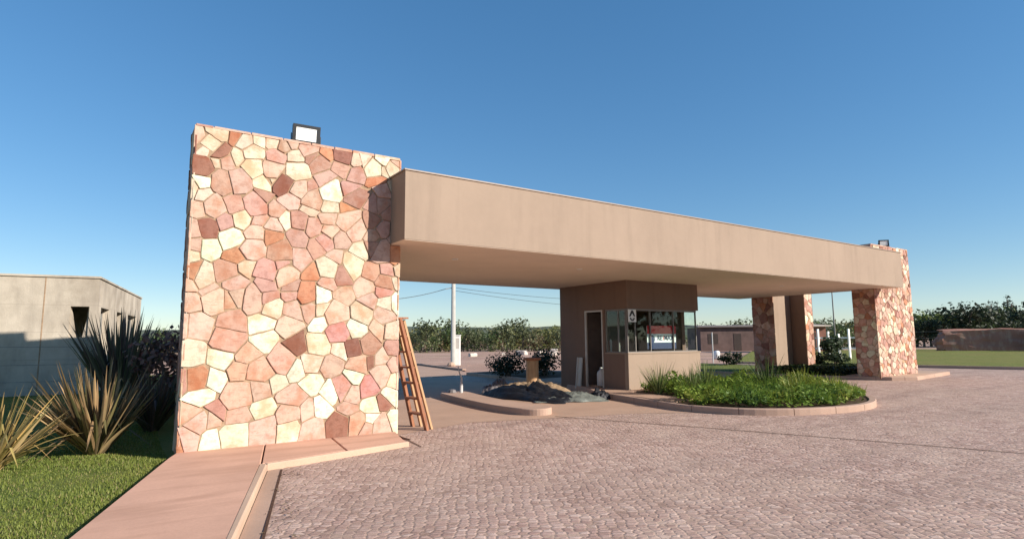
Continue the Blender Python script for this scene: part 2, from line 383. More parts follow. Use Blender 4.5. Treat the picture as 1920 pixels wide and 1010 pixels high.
mb = MB(); g = random.Random(3)
for k in range(64000):
    y = 4.5+8.8*g.random()**1.0; xe = walk_left(y) if y < 9.82 else .85
    x = xe-.02-g.random()**1.3*(4.2 if y > 8 else 3.0)
    h = (.02+.022*g.random())*(1.25 if noise.noise((x*1.2, y*1.2, 3)) > .1 else .9); a = g.random()*6.283; l = .03*g.random(); wd = .005+.004*g.random()
    z = lawn_z(x, y)-.005; dx, dy = math.cos(a), math.sin(a)
    m_ = .5+.5*noise.noise((x*.9, y*.9, 9)); q = g.random()
    c = (.11+.09*q+.06*m_, .17+.08*q+.02*m_, .03+.03*q)
    if q > .9: c = (.3, .25, .11)
    mb.face([(x-dy*wd, y+dx*wd, z), (x+dy*wd, y-dx*wd, z), (x+dx*l, y+dy*l, z+h)], 0, c)
o = mb.build('lawn_grass', LEAF); tag(o, 'short sunlit yellow green lawn grass beside the salmon sidewalk', 'grass', kind='stuff')

# traffic islands
def catmull(P, n=6):
    out = []
    for i in range(len(P)-1):
        p0 = Vector(P[max(i-1, 0)]); p1 = Vector(P[i]); p2 = Vector(P[i+1]); p3 = Vector(P[min(i+2, len(P)-1)])
        for k in range(n):
            t = k/n; out.append(tuple(.5*((2*p1)+(-p0+p2)*t+(2*p0-5*p1+4*p2-p3)*t*t+(-p0+3*p1-3*p2+p3)*t**3)))
    out.append(tuple(P[-1])); return out
def ring_kerb(name, outer, wd, h, m):
    """a closed kerb of given width following an outline, every block with a thin joint"""
    n = len(outer); a = sum(outer[i][0]*outer[(i+1) % n][1]-outer[(i+1) % n][0]*outer[i][1] for i in range(n))
    if a < 0: outer = outer[::-1]
    inn = []
    for i in range(n):
        e = (Vector(outer[(i+1) % n])-Vector(outer[i-1])).normalized(); inn.append(Vector(outer[i])+Vector((-e.y, e.x))*wd)
    mb = MB(); b = .018; vs = []
    for i in range(n):
        o_ = Vector(outer[i]); q = inn[i]; d = (q-o_).normalized(); z0 = gz(o_.x)-.1; z1 = gz(o_.x)+h
        for p, z in ((o_, z0), (o_, z1-b), (o_+d*b, z1), (q-d*b, z1), (q, z1-b), (q, z0)): vs.append((p.x, p.y, z))
    fs = []
    for i in range(n):
        j = (i+1) % n
        for k in range(5): fs.append((i*6+k, j*6+k, j*6+k+1, i*6+k+1))
    mb.add(vs, fs, 0); acc = 0
    for i in range(n):
        j = (i+1) % n; L = (Vector(outer[j])-Vector(outer[i])).length; acc += L
        if acc > .95:
            acc = 0; a, b_ = vs[i*6:i*6+6], vs[j*6:j*6+6]; t0 = .5; t1 = .5+.011/max(L, .05)
            for k in range(1, 4):
                pa, pb, pc, pd = (Vector(a[k]).lerp(Vector(b_[k]), t0), Vector(a[k]).lerp(Vector(b_[k]), t1), Vector(a[k+1]).lerp(Vector(b_[k+1]), t1), Vector(a[k+1]).lerp(Vector(b_[k+1]), t0))
                off = (pb-pa).cross(pd-pa).normalized()*.002; mb.face([p+off for p in (pa, pb, pc, pd)], 1)
            pa, pb, pc, pd = (Vector(a[0]).lerp(Vector(b_[0]), t0), Vector(a[0]).lerp(Vector(b_[0]), t1), Vector(a[1]).lerp(Vector(b_[1]), t1), Vector(a[1]).lerp(Vector(b_[1]), t0))
            off = (pb-pa).cross(pd-pa).normalized()*.002; mb.face([p+off for p in (pa, pb, pc, pd)], 1)
    o = mb.build(name, [m, JOINT]); tag(o, kind='structure'); return inn
big = catmull([(13.9, 24.2), (13.6, 19.5), (12.62, 14.8), (11.75, 12.9), (11.35, 11.2), (11.0, 9.6), (10.98, 8.85), (11.35, 7.85), (12.2, 7.1), (13.4, 6.68), (14.6, 6.7), (15.8, 7.25), (16.9, 8.2), (17.4, 9.6), (17.5, 12), (17.6, 18), (17.6, 24.2)], 5)
inner = ring_kerb('kerb', big, .16, .14, KERB)
mb = MB(); mb.face([(p.x, p.y, gz(p.x)+.115) for p in inner]); tag(mb.build('traffic_island', SOIL), kind='structure')
mb = MB(); mb.prism([(11.62, 12.2), (11.6, 11.0), (11.3, 9.7), (12.3, 9.9), (12.45, 12.3), (17.2, 12.3), (17.25, 18.5), (13.4, 18.5), (12.7, 14.6), (12.05, 13.1)], lambda x: gz(x)+.02, lambda x: gz(x)+.132)
tag(mb.build('booth_apron', LANE), kind='structure')
small = catmull([(8.05, 15.35), (7.78, 13.7), (7.62, 12.1), (7.68, 11.1), (7.86, 10.72), (8.12, 10.6), (8.38, 10.72), (8.5, 11.1), (8.42, 12.1), (8.58, 13.7), (8.9, 15.3), (8.85, 15.7), (8.5, 15.85), (8.15, 15.7), (8.05, 15.35)], 4)[:-1]
mb = MB(); mb.prism(small, lambda x: gz(x)-.1, lambda x: gz(x)+.15, bev=.02); tag(mb.build('median_kerb', KERB), kind='structure')
far_isl = catmull([(24.5, 26), (22.6, 20), (22.2, 15), (22.35, 12.8), (22.9, 10.9), (23.25, 10.0)], 4)+[(24.05, 9.5), (27.9, 9.85), (28.1, 12), (28.4, 26)]
inner = ring_kerb('kerb', far_isl, .18, .12, KERB)
mb = MB(); mb.face([(p.x, p.y, gz(p.x)+.1) for p in inner]); tag(mb.build('planted_island', LAWN), kind='structure')
mb = MB(); mb.prism([(23.3, 10.05), (24.1, 9.55), (27.85, 9.9), (28.0, 11.6), (23.3, 11.6)], lambda x: gz(x)+.02, lambda x: gz(x)+.128); tag(mb.build('pillar_apron', KERBL), kind='structure')

# right: kerb and the dry lawn beyond it
kl = [(30.9, 22), (32.55, 14), (33.15, 11), (35.5, 3), (44, -18)]
mb = MB()
for a, b in zip(kl, kl[1:]):
    a = Vector(a); b = Vector(b); t = (b-a).normalized(); nn = Vector((-t.y, t.x))
    if nn.x < 0: nn = -nn
    mb.prism([tuple(a), tuple(b), tuple(b+nn*.16), tuple(a+nn*.16)], -.1, .12+.13, bev=.02)
tag(mb.build('kerb', KERB), kind='structure')
mb = MB(); mb.face([(x, y, .2) for x, y in [(31.1, 22), (32.75, 14), (33.35, 11), (35.7, 3), (44.2, -18), (90, -40), (80, 18), (79, 31), (60, 40)]]); tag(mb.build('verge', LAWN2), kind='structure')
# kerb edge by the power pole and low banks of earth far behind
strip('kerb', [(15.95, 27.6), (16.4, 31), (17.5, 37.6)], .18, KERB, .02)
mb = MB(); mb.prism([(15.9, 28.1), (17.4, 37.2), (17.6, 37.2), (16.1, 28.05)], -.1, .1, bev=.01); tag(mb.build('kerb', KERB), kind='structure')

# ------------------------------------------------------------------ flagstone cladding
SC = dict(w=(.62, .62, .465), c=(.57, .475, .36), p=(.50, .345, .27), P=(.43, .26, .21), s=(.48, .30, .22), d=(.24, .115, .085), o=(.42, .205, .12), r=(.37, .21, .16), R=(.50, .255, .22))
def clip_half(poly, n, d):
    out = []
    for i in range(len(poly)):
        A, B = poly[i], poly[(i+1) % len(poly)]; da = A.dot(n)-d; db = B.dot(n)-d
        if da <= 0: out.append(A)
        if da*db < 0: out.append(A+(B-A)*(da/(da-db)))
    return out
def cladding(mb, seeds, W, H, frame, gap=.014, depth=.018, rg=None, ragged=.0):
    """seeds: (u, v, code); frame(u, v, n) -> world point"""
    rg = rg or random.Random(1)
    P = [Vector((s[0], s[1])) for s in seeds]
    rw = random.Random(17); msp = math.sqrt(W*H/max(1, len(seeds))); WT = [(msp*.62*rw.random())**2 for _ in seeds]
    for i, s in enumerate(seeds):
        e0 = gap/2
        poly = [Vector((-ragged*rg.random(), 0)), Vector((W+ragged*rg.random(), 0)), Vector((W+ragged*rg.random(), H-.012*rg.random())), Vector((-ragged*rg.random(), H-.012*rg.random()))]
        gp = gap*(.6+.7*rg.random())
        for j, q in enumerate(P):
            if j == i: continue
            d = q-P[i]; L = d.length
            if L > 1.6 or L < 1e-4: continue
            lo, hi = (i, j) if i < j else (j, i)
            hh = math.sin(lo*12.9898+hi*78.233)*43758.5453; hh -= math.floor(hh); h2 = hh*97.13; h2 -= math.floor(h2)
            an = (hh-.5)*.62; n = d/L; n = Vector((n.x*math.cos(an)-n.y*math.sin(an), n.x*math.sin(an)+n.y*math.cos(an)))
            sh = max(-.3*L, min(.3*L, (WT[i]-WT[j])/(2*L)))
            gp = gap*(.25+1.25*h2)
            poly = clip_half(poly, n, n.dot((P[i]+q)/2+(d/L)*sh)-gp/2)
            if len(poly) < 3: break
        if len(poly) < 3: continue
        cen = sum(poly, Vector((0, 0)))/len(poly)
        ar = abs(sum(poly[k].cross(poly[(k+1) % len(poly)]) for k in range(len(poly))))/2
        if ar < .002: continue
        # resample and roughen the outline, cut the corners a little
        pts = []
        for k in range(len(poly)):
            A, B = poly[k], poly[(k+1) % len(poly)]; m = max(1, int((B-A).length/.055))
            for t in range(m):
                p = A+(B-A)*(t/m)
                if t == 0: p = p+(cen-p).normalized()*min(.006, (cen-p).length*.06)*rg.random()
                q = noise.noise((p.x*9+i*3.1, p.y*9, 1.7)); q2 = noise.noise((p.x*26, p.y*26+i, 5.1))
                pts.append(p+(cen-p).normalized()*(.009*q+.005*q2))
        dp = depth*(.5+.9*rg.random()); tx = (rg.random()-.5)*.07; ty = (rg.random()-.5)*.07
        base = SC[s[2]]; k = .86+.28*rg.random(); col = tuple(min(.9, c*k*(.96+.08*rg.random())) for c in base)
        n = len(pts); ins = []
        for p in pts:
            d = cen-p; ins.append(p+d.normalized()*min(.008, d.length*.25))
        hz = lambda p: dp+(p.x-cen.x)*tx+(p.y-cen.y)*ty
        vs = [frame(p.x, p.y, -.004) for p in pts]+[frame(p.x, p.y, hz(p)-.006) for p in pts]+[frame(p.x, p.y, hz(p)) for p in ins]
        vs.append(frame(cen.x, cen.y, dp+.006*rg.random()))
        fs = []
        for a in range(n):
            b = (a+1) % n; fs += [(a, b, n+b, n+a), (n+a, n+b, 2*n+b, 2*n+a), (2*n+a, 2*n+b, 3*n)]
        mb.add(vs, fs, 1, col)
def rand_seeds(W, H, sp, rg, codes='pppppPPPccccwrsdo', relax=2):
    n = int(W*H/(sp*sp)); S = []
    for k in range(n):
        best = None
        for t in range(7):
            c = (rg.random()*W, rg.random()*H); dm = min(((c[0]-q[0])**2+(c[1]-q[1])**2 for q in S), default=9)
            if best is None or dm > best[0]: best = (dm, c)
        S.append((*best[1], rg.choice(codes)))
    return S
SEEDS = '''6 481 p,30 493 c,25 475 c,61 491 o,75 489 c,94 494 c,115 500 c,130 494 p,152 500 p,19 463 c,33 464 d,33 450 c,47 450 p,63 460 c,87 473 c,90 446 c,120 469 P,117 443 p,159 478 c,158 449 c,176 496 p,182 482 r,197 471 P,208 495 o,235 496 d,260 492 p,281 495 c,314 499 w,337 494 p,232 471 P,264 460 P,296 480 c,313 479 c,333 486 c,300 459 o,12 437 d,42 417 P,69 421 p,1 401 c,16 410 w,16 393 c,103 424 c,120 430 c,134 424 d,104 403 r,149 400 p,161 418 p,180 424 P,206 446 p,215 422 w,215 398 c,251 430 P,248 395 o,261 416 r,8 366 p,33 375 p,64 379 P,25 338 d,52 351 P,1 335 p,94 383 P,125 380 p,181 387 p,184 404 p,74 360 c,102 361 p,144 365 c,165 365 r,95 339 p,124 332 o,120 354 p,186 357 P,161 335 P,211 374 p,215 354 p,252 375 p,263 362 p,8 312 p,32 305 w,58 324 w,62 298 o,93 310 p,137 310 r,168 303 p,135 291 P,193 322 r,209 333 P,239 339 p,271 321 c,230 304 p,257 296 c,1 288 c,10 271 o,23 263 c,51 273 P,86 279 c,115 277 P,188 272 o,145 269 p,217 287 c,241 278 r,215 260 P,293 285 r,329 290 P,322 265 r,283 256 p,70 253 p,8 250 p,30 242 p,345 266 c,116 251 P,158 251 P,294 408 P,312 410 p,291 379 r,317 367 P,299 330 r,314 324 p,340 319 o,337 369 p,315 439 p,338 446 c,295 351 p,340 348 p,333 398 P,350 291 c,8 223 p,41 224 p,57 227 s,76 234 p,96 229 p,126 217 c,116 235 P,158 240 P,183 244 o,202 240 w,242 238 p,290 231 p,323 231 c,323 250 P,343 236 w,-2 188 p,19 188 p,67 193 P,65 166 P,109 189 w,116 163 w,157 186 p,159 215 p,184 215 p,204 190 w,206 216 c,233 210 p,235 177 R,269 182 w,277 211 c,309 177 p,333 180 c,320 208 p,11 142 c,51 133 w,47 104 w,18 102 o,24 82 w,-3 100 r,94 141 s,144 130 s,112 116 s,79 114 s,166 158 d,203 154 c,243 147 c,263 147 d,296 153 r,276 120 s,295 123 d,337 146 P,314 129 p,167 111 w,193 126 c,194 91 w,225 122 p,269 99 w,315 102 p,78 76 s,116 83 p,139 94 c,161 71 p,227 74 w,263 68 p,294 80 R,333 61 w,249 79 P,13 55 s,52 55 r,47 44 p,79 47 p,118 56 w,162 47 p,211 49 w,189 45 p,260 49 p,298 47 w,319 52 d,-4 12 o,16 16 p,44 16 w,78 15 w,116 18 p,160 17 w,196 19 p,241 19 d,278 22 s,294 14 p,299 24 w,318 15 p,341 17 w,28 40 p,342 91 c,343 118 p'''
front_seeds = []
for s in SEEDS.split(','):
    u, v, c = s.split(); front_seeds.append((int(u)/100, int(v)/100, c))
def stone_pillar(parent, x0, x1, y0, y1, z0, z1, front=None, sp=.3, seed=5, sides='flrb'):
    rg = random.Random(seed); mb = MB(); e = .03
    mb.box(x0+e, x1-e, y0+e, y1-e, z0, z1-.015, 0)
    W = x1-x0; D = y1-y0; H = z1-z0
    if 'f' in sides: cladding(mb, front or rand_seeds(W, H, sp, rg), W, H, lambda u, v, n: (x0+u, y0+e-n, z0+v), rg=rg, ragged=.012)
    if 'b' in sides: cladding(mb, rand_seeds(W, H, sp*1.2, rg), W, H, lambda u, v, n: (x1-u, y1-e+n, z0+v), rg=rg)
    if 'l' in sides: cladding(mb, rand_seeds(D, H, sp, rg), D-.02, H, lambda u, v, n: (x0+e-n, y1-.01-u, z0+v), rg=rg)
    if 'r' in sides: cladding(mb, rand_seeds(D, H, sp, rg), D-.02, H, lambda u, v, n: (x1-e+n, y0+.01+u, z0+v), rg=rg)
    # capping stones along the top
    u = x0+.01
    while u < x1-.05:
        l = min(.25+.35*rg.random(), x1-.01-u); c = SC[rg.choice('ppcPc')]
        mb.box(u, u+l-.012, y0+.005, y1-.005, z1-.02, z1+.012+.018*rg.random(), 1, c, None, .008); u += l
    return mb.build('stone_pillar', [MORTAR, STONE], parent)

# ------------------------------------------------------------------ gatehouse
gate = thing('gatehouse', 'long flat roofed entrance gatehouse with flagstone pillars, beige canopy and glazed guard booth', 'gatehouse', (0, 0, 0))
near = stone_pillar(gate, .93, 4.42, 10.18, 10.8, -.06, 5.03, [(u, v+.06, c) for u, v, c in front_seeds], .36, 11)
near['label'] = 'tall wide near pillar clad in pink and cream flagstone'
farp = stone_pillar(gate, 23.09, 26.12, 10.27, 11.1, .1, 5.03, None, .2, 23)
farp['label'] = 'far flagstone pillar at the right end of the canopy'
# a foot stone that sticks out at the bottom left corner of the near pillar
mb = MB()
BX0, BX1, BY0, BY1, BZ0, BZ1 = 4.225, 23.68, 9.55, 16.33, 3.386, 4.65
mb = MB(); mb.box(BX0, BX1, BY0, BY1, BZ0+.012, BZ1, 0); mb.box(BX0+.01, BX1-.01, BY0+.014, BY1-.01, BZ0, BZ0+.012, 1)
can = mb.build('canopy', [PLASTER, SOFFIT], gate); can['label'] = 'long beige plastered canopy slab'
mb = MB(); o_ = .022
mb.box(BX0-o_, BX1+o_, BY0-o_, BY0+.2, BZ1+.001, BZ1+.026); mb.box(BX0-o_, BX1+o_, BY1-.2, BY1+o_, BZ1+.001, BZ1+.026); mb.box(BX0-o_, BX0+.2, BY0+.202, BY1-.202, BZ1+.001, BZ1+.026); mb.box(BX1-.2, BX1+o_, BY0+.202, BY1-.202, BZ1+.001, BZ1+.026)
mb.build('roof_edge', FLASH, can)
for x, y in ((6.2, 11.3), (9.8, 11.3), (19.0, 11.4)):
    mb = MB(); mb.lathe([(.055, 0), (.06, -.008), (.07, -.012), (.075, -.004), (.075, .004)], (x, y, BZ0), 16); mb.build('soffit_lamp', WHITE, can)

# back piers right of the canopy
mb = MB(); rg = random.Random(31)
ax0, ax1, ay0, ay1, z0 = 23.7, 24.95, 14.66, 15.68, .1
mb.box(ax0, ax1, ay0, ay1, z0, 4.9, 0); mb.box(ax0-.03, ax0, ay0+.002, ay1-.002, z0, 4.9, 2)
cladding(mb, rand_seeds(ay1-ay0, 4.8, .26, rg, 'rrPPpdoPr'), ay1-ay0, 4.8, lambda u, v, n: (ax0-.03-n, ay1-u, z0+v), rg=rg)
mb.build('back_pier', [PLASTER, STONE, MORTAR], gate)['label'] = 'back pier with dark flagstone side and plain beige plastered front'
mb = MB(); bx0, bx1, by0, by1 = 25.0, 25.6, 14.06, 15.75
mb.box(bx0, bx1, by0, by1, z0, 4.9, 0); mb.box(bx0+.002, bx1-.002, by0-.03, by0, z0, 4.9, 2)  # plaster side facing left takes the tone darkened for shade
cladding(mb, rand_seeds(bx1-bx0, 4.8, .24, rg), bx1-bx0, 4.8, lambda u, v, n: (bx0+u, by0-.03-n, z0+v), rg=rg)
mb.build('back_pier', [PLASTER_SHADE, STONE, MORTAR], gate)['label'] = 'narrow back pier with shade-darkened plastered side and flagstone front'

# guard booth
x0, x1, y0, y1, zb, zc, zh = 12.82, 16.12, 12.67, 15.85, .03, 1.165, 2.53
T = .15
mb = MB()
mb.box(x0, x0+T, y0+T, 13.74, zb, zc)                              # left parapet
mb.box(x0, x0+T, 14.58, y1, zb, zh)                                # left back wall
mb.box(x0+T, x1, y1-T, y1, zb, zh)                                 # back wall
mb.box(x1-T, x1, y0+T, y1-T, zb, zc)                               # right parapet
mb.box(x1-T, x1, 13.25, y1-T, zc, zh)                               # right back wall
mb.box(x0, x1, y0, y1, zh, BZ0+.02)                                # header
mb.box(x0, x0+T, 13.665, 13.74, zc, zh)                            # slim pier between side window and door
booth = mb.build('booth_wall', PLASTER_SHADE, gate)  # shaded walls and header darkened in colour; the parapet keeps the beige
mb = MB(); mb.box(x0, x1, y0, y0+T, zb, zc); mb.build('parapet', PLASTER, gate)
mb = MB(); mb.box(x0-.02, x1+.03, y0-.02, y0+.32, zc+.001, zc+.04, 0, b=.008); mb.box(x0-.02, x0+.3, y0+.322, 13.66, zc+.001, zc+.04, 0, b=.008); mb.build('counter', PLASTER, gate)
mb = MB(); mb.box(x0+T, x1-T, y0+T, y1-T, zb, .16); mb.build('booth_floor', LANE, gate)
zt = zc+.042
fr = MB(); Y = y0+.06
for xx in (x0+.05, 13.2, 13.86, 14.92, 16.02): fr.box(xx-.013, xx+.013, Y-.025, Y+.025, zt, zh-.062)
fr.box(x0+.028, 16.042, Y-.028, Y+.028, zh-.06, zh-.001); fr.box(x0+.028, 16.042, Y-.026, Y+.026, zt-.001, zt+.03)
win = fr.build('front_window', FRAME, gate)
for a, b in ((x0+.063, 13.187), (13.213, 13.847), (13.873, 14.907), (14.933, 16.007)):
    mb = MB(); mb.box(a, b, Y-.004, Y+.004, zt+.03, zh-.062); mb.build('pane', GLASS, win)
fr = MB(); X = x0+.06
for yy in (y0+.12, 13.1, 13.64): fr.box(X-.025, X+.025, yy-.02, yy+.02, zt, zh-.05)
fr.box(X-.027, X+.027, y0+.1, 13.66, zh-.05, zh-.001); fr.box(X-.027, X+.027, y0+.1, 13.66, zt, zt+.03)
win2 = fr.build('side_window', FRAME, gate); mb = MB(); mb.box(X-.004, X+.004, y0+.14, 13.08, zt+.03, zh-.05); mb.box(X-.004, X+.004, 13.12, 13.62, zt+.03, zh-.05); mb.build('pane', GLASS, win2)
# door: pale frame, dark leaf standing half open inwards
mb = MB(); mb.box(x0-.012, x0+.09, 13.742, 13.79, .1, zh-.05); mb.box(x0-.012, x0+.09, 14.53, 14.578, .1, zh-.05); mb.box(x0-.012, x0+.09, 13.742, 14.578, zh-.05, zh-.002); df = mb.build('door_frame', ALU, gate)
Md = Matrix.Translation((x0+.05, 14.52, 0)) @ Matrix.Rotation(R(52), 4, 'Z')
mb = MB(); mb.box(-.02, .02, -.72, 0, .17, zh-.07, 0, (1, 1, 1), Md); mb.box(-.03, -.02, -.62, -.1, .4, 1.15, 0, (1, 1, 1), Md); mb.box(-.03, -.02, -.62, -.1, 1.3, 2.2, 0, (1, 1, 1), Md); dl = mb.build('door', DARK, gate)
mb = MB(); mb.tube([Md @ Vector((-.02, -.66, 1.05)), Md @ Vector((-.07, -.66, 1.05)), Md @ Vector((-.07, -.54, 1.05))], .012); mb.build('door_handle', ALU, dl)

# things in and on the booth
t = thing('office_chair', 'black office chair with rounded back behind the booth counter', 'chair', (13.45, 13.55, .16))
mb = MB(); prof = [(.0, .62), (.19, .62), (.2, .7), (.18, .95), (.11, 1.2), (.06, 1.28)]
ring = [(-.2, .62), (.2, .62), (.21, .8), (.17, 1.02), (.1, 1.2), (.0, 1.26), (-.1, 1.2), (-.17, 1.02), (-.21, .8)]
mb.add([(x, .0, z) for x, z in ring]+[(x*.9, .07, z) for x, z in ring], [tuple(range(9)), tuple(range(17, 8, -1))]+[(i, (i+1) % 9, 9+(i+1) % 9, 9+i) for i in range(9)]); mb.build('backrest', BLACK, t)
mb = MB(); mb.box(-.24, .24, -.4, .02, .42, .5, b=.02); mb.build('seat', BLACK, t)
mb = MB(); mb.tube([(0, -.2, .42), (0, -.2, .08)], .03); mb.bar((0, .0, .45), (0, .04, .7), .05, .02)
for k in range(5): a = k*1.2566; mb.bar((0, -.2, .09), (.28*math.cos(a), -.2+.28*math.sin(a), .05), .04, .03)
mb.build('base', BLACK, t)
t = thing('storage_cabinet', 'white storage cabinet inside the booth behind the side window', 'cabinet', (13.1, 15.0, .16))
mb = MB(); mb.box(.25, 1.3, 0, .45, 0, 1.45, b=.01); mb.build('body', WHITE, t)
for a, b in ((.26, .77), (.78, 1.29)):
    mb = MB(); mb.box(a, b, -.018, -.001, .05, 1.43); d = mb.build('door', WHITE, t)
    mb = MB(); mb.box(b-.08 if a < .5 else a+.05, b-.05 if a < .5 else a+.08, -.04, -.019, .8, .95); mb.build('handle', BLACK, d)
t = thing('leaning_board', 'narrow pale board leaning on the booth wall beside the door', 'board', (12.66, 14.78, .035))
mb = MB(); Mx = Matrix.Rotation(R(6), 4, 'Y'); mb.box(-.012, .012, -.12, .12, 0, 1.0, 0, (1, 1, 1), Mx); mb.box(-.03, -.013, -.078, .078, .52, .6, 0, (1, 1, 1), Mx); mb.build('board', ALU, t)
mb = MB(); mb.box(-.035, -.013, -.12, -.08, 0, 1.0, 0, (1, 1, 1), Mx); mb.box(-.035, -.013, .08, .12, 0, 1.0, 0, (1, 1, 1), Mx); mb.build('edge_strip', ALU, t)
t = thing('water_bottle', 'pale water bottle standing in the booth doorway', 'bottle', (12.9, 13.95, .165))
mb = MB(); mb.lathe([(.12, 0), (.135, .02), (.135, .38), (.12, .43), (.05, .5), (.035, .53)], (0, 0, 0)); mb.build('body', mat_plain('bluish_plastic', (.5, .48, .47), .3, .08, 4), t, True)
mb = MB(); mb.lathe([(.04, .53), (.04, .56), (.03, .57)], (0, 0, 0)); mb.build('cap', WHITE, t)

# agency banner in the window
RED = mat_plain('banner_red', (.72, .02, .035), .5, .08, 5, .3); NAVY = mat_plain('banner_navy', (.03, .045, .12), .5, .1, 5, .3); WB = mat_plain('banner_white', (.85, .85, .86), .5, .04, 5, .3)
t = thing('banner_sign', 'red white and navy property banner hung in the booth window', 'sign', (14.42, 12.775, 1.3))
mb = MB(); mb.box(-.66, .66, -.006, .006, .0, .72); mb.build('backing', WB, t)
mb = MB(); mb.box(-.66, .66, -.011, -.0065, .47, .72); mb.build('red_band', RED, t)
mb = MB(); mb.box(-.66, .66, -.011, -.0065, .0, .2); mb.build('navy_band', NAVY, t)
mb = MB(); pr = []
for k in range(20):
    a = 2*math.pi*k/20; r = 1; x = .115*math.cos(a); z = .12*math.sin(a)
    if z < 0: x *= 1-.45*(z/-.12)**2; z *= 1.35
    pr.append((-.44+x, z+.31))
mb.add([(x, -.016, z) for x, z in pr]+[(x, -.007, z) for x, z in pr], [tuple(range(20)), tuple(range(39, 19, -1))]+[(i, (i+1) % 20, 20+(i+1) % 20, 20+i) for i in range(20)])
mb.box(-.47, -.41, -.016, -.0115, .06, .12); mb.build('balloon_emblem', NAVY, t)
def text(name, s, size, loc, m, parent, rot=(math.pi/2, 0, 0), ext=.003):
    cu = bpy.data.curves.new(name, 'FONT'); cu.body = s; cu.size = size; cu.extrude = ext; cu.align_x = 'CENTER'; cu.align_y = 'CENTER'; cu.offset = .004
    tmp = bpy.data.objects.new(name, cu); C.objects.link(tmp)
    dg = bpy.context.evaluated_depsgraph_get(); me = bpy.data.meshes.new_from_object(tmp.evaluated_get(dg)); bpy.data.objects.remove(tmp); bpy.data.curves.remove(cu)
    me.materials.clear(); me.materials.append(m)
    o = bpy.data.objects.new(name, me); C.objects.link(o); o.parent = parent; o.location = loc; o.rotation_euler = rot; return o
text('lettering', 'RE', .2, (-.1, -.012, .335), NAVY, t); text('lettering', '/', .2, (.075, -.012, .335), RED, t); text('lettering', 'MAX', .2, (.32, -.012, .335), NAVY, t)
for x in (-.55, .55): mb = MB(); mb.tube([(x, 0, .72), (x, 0, 1.18)], .006, 6); mb.build('hanging_cord', ALU, t)
t = thing('notice_plate', 'small white notice plate with dark symbol on the booth corner post', 'sign', (13.0, 12.64, 2.12))
mb = MB(); mb.box(-.17, .17, -.006, .006, 0, .38, b=.002); mb.build('plate', WHITE, t)
mb = MB()
mb.add([(x, -.012, z) for x, z in ((-.13, .17), (-.07, .17), (0, .27), (.07, .17), (.13, .17), (.03, .35), (-.03, .35))]+[(x, -.0065, z) for x, z in ((-.13, .17), (-.07, .17), (0, .27), (.07, .17), (.13, .17), (.03, .35), (-.03, .35))], [tuple(range(7)), tuple(range(13, 6, -1))]+[(i, (i+1) % 7, 7+(i+1) % 7, 7+i) for i in range(7)])
arc = [(.1*math.cos(a), .13+.1*math.sin(a)) for a in [math.pi+math.pi*k/10 for k in range(11)]]; arc2 = [(.055*math.cos(a), .13+.055*math.sin(a)) for a in [2*math.pi-math.pi*k/10 for k in range(11)]]
pr = arc+arc2; n = len(pr)
for i in range(10): mb.add([(pr[j][0], yy, pr[j][1]) for yy in (-.012, -.0065) for j in (i, i+1, n-2-i, n-1-i)], [(0, 1, 2, 3), (7, 6, 5, 4), (0, 4, 5, 1), (2, 6, 7, 3)])
mb.build('symbol', BLACK, t)

# ------------------------------------------------------------------ floodlights
def floodlight(label, loc, rz, s, tilt):
    t = thing('floodlight', label, 'floodlight', loc, rz, 'floodlights on top of the pillars')
    Mx = Matrix.Translation((0, 0, .2*s)) @ Matrix.Rotation(R(tilt), 4, 'X')
    mb = MB(); mb.box(-.235*s, .235*s, .0, .07*s, -.17*s, .17*s, 0, (1, 1, 1), Mx, .012)
    for (a, b, c, d) in ((-.235, .235, .122, .17), (-.235, .235, -.17, -.110), (-.235, -.178, -.1095, .1215), (.178, .235, -.1095, .1215)): mb.box(a*s, b*s, -.02*s, -.0005, c*s, d*s, 0, (1, 1, 1), Mx)
    for k in range(7): mb.box(-.2*s+.06*s*k, -.19*s+.06*s*k, .0705*s, .1*s, -.14*s, .14*s, 0, (1, 1, 1), Mx)
    mb.build('housing', BLACK, t)
    mb = MB(); mb.box(-.177*s, .177*s, -.01*s, -.001, -.109*s, .121*s, 0, (1, 1, 1), Mx); mb.build('lens', LENS, t)
    mb = MB(); 
    for sx in (-1, 1): mb.bar((sx*.25*s, .04*s, .0), (sx*.25*s, .04*s, .21*s), .012*s, .04*s, 0, (0, 1, 0))
    mb.box(-.256*s, .256*s, .015*s, .065*s, -.004, .012); mb.build('bracket', BLACK, t)
    return t
floodlight('black framed floodlight with white lens standing on the near pillar', (2.70, 10.42, 5.06), R(-4), 1.0, 8)
floodlight('small floodlight turned sideways standing on the far pillar', (24.55, 10.45, 5.06), R(-48), .75, 4)

# ------------------------------------------------------------------ wooden ladder
t = thing('wooden_stepladder', 'folded orange wooden stepladder leaning against the side of the near pillar', 'ladder', (0, 0, 0))
zg = gz(5.1)
for (yf, yt, dx, nm) in ((10.38, 10.38, 0, 'stile'), (11.0, 10.82, 0, 'stile')):
    mb = MB(); mb.bar((5.10, yf, zg), (4.52, yt, 2.02), .05, .11, 0, (0, 1, 0)); mb.build(nm, WOOD, t)
for (yf, yt) in ((10.46, 10.46), (10.92, 10.76)):
    mb = MB(); mb.bar((5.24, yf, zg), (4.63, yt, 2.0), .04, .07, 0, (0, 1, 0)); mb.build('rear_stile', WOOD2, t)
for k in range(1, 7):
    f = k/7.2; x = 5.10-.58*f; z = zg+2.13*f; w_ = .56-.18*f
    mb = MB(); mb.box(x-.075, x+.075, 10.41, 10.41+w_-.02, z-.014, z+.014, b=.003); mb.build('tread', WOOD, t)
mb = MB(); mb.box(4.46, 4.68, 10.34, 10.86, 2.02, 2.05, b=.004); mb.build('top_board', WOOD, t)

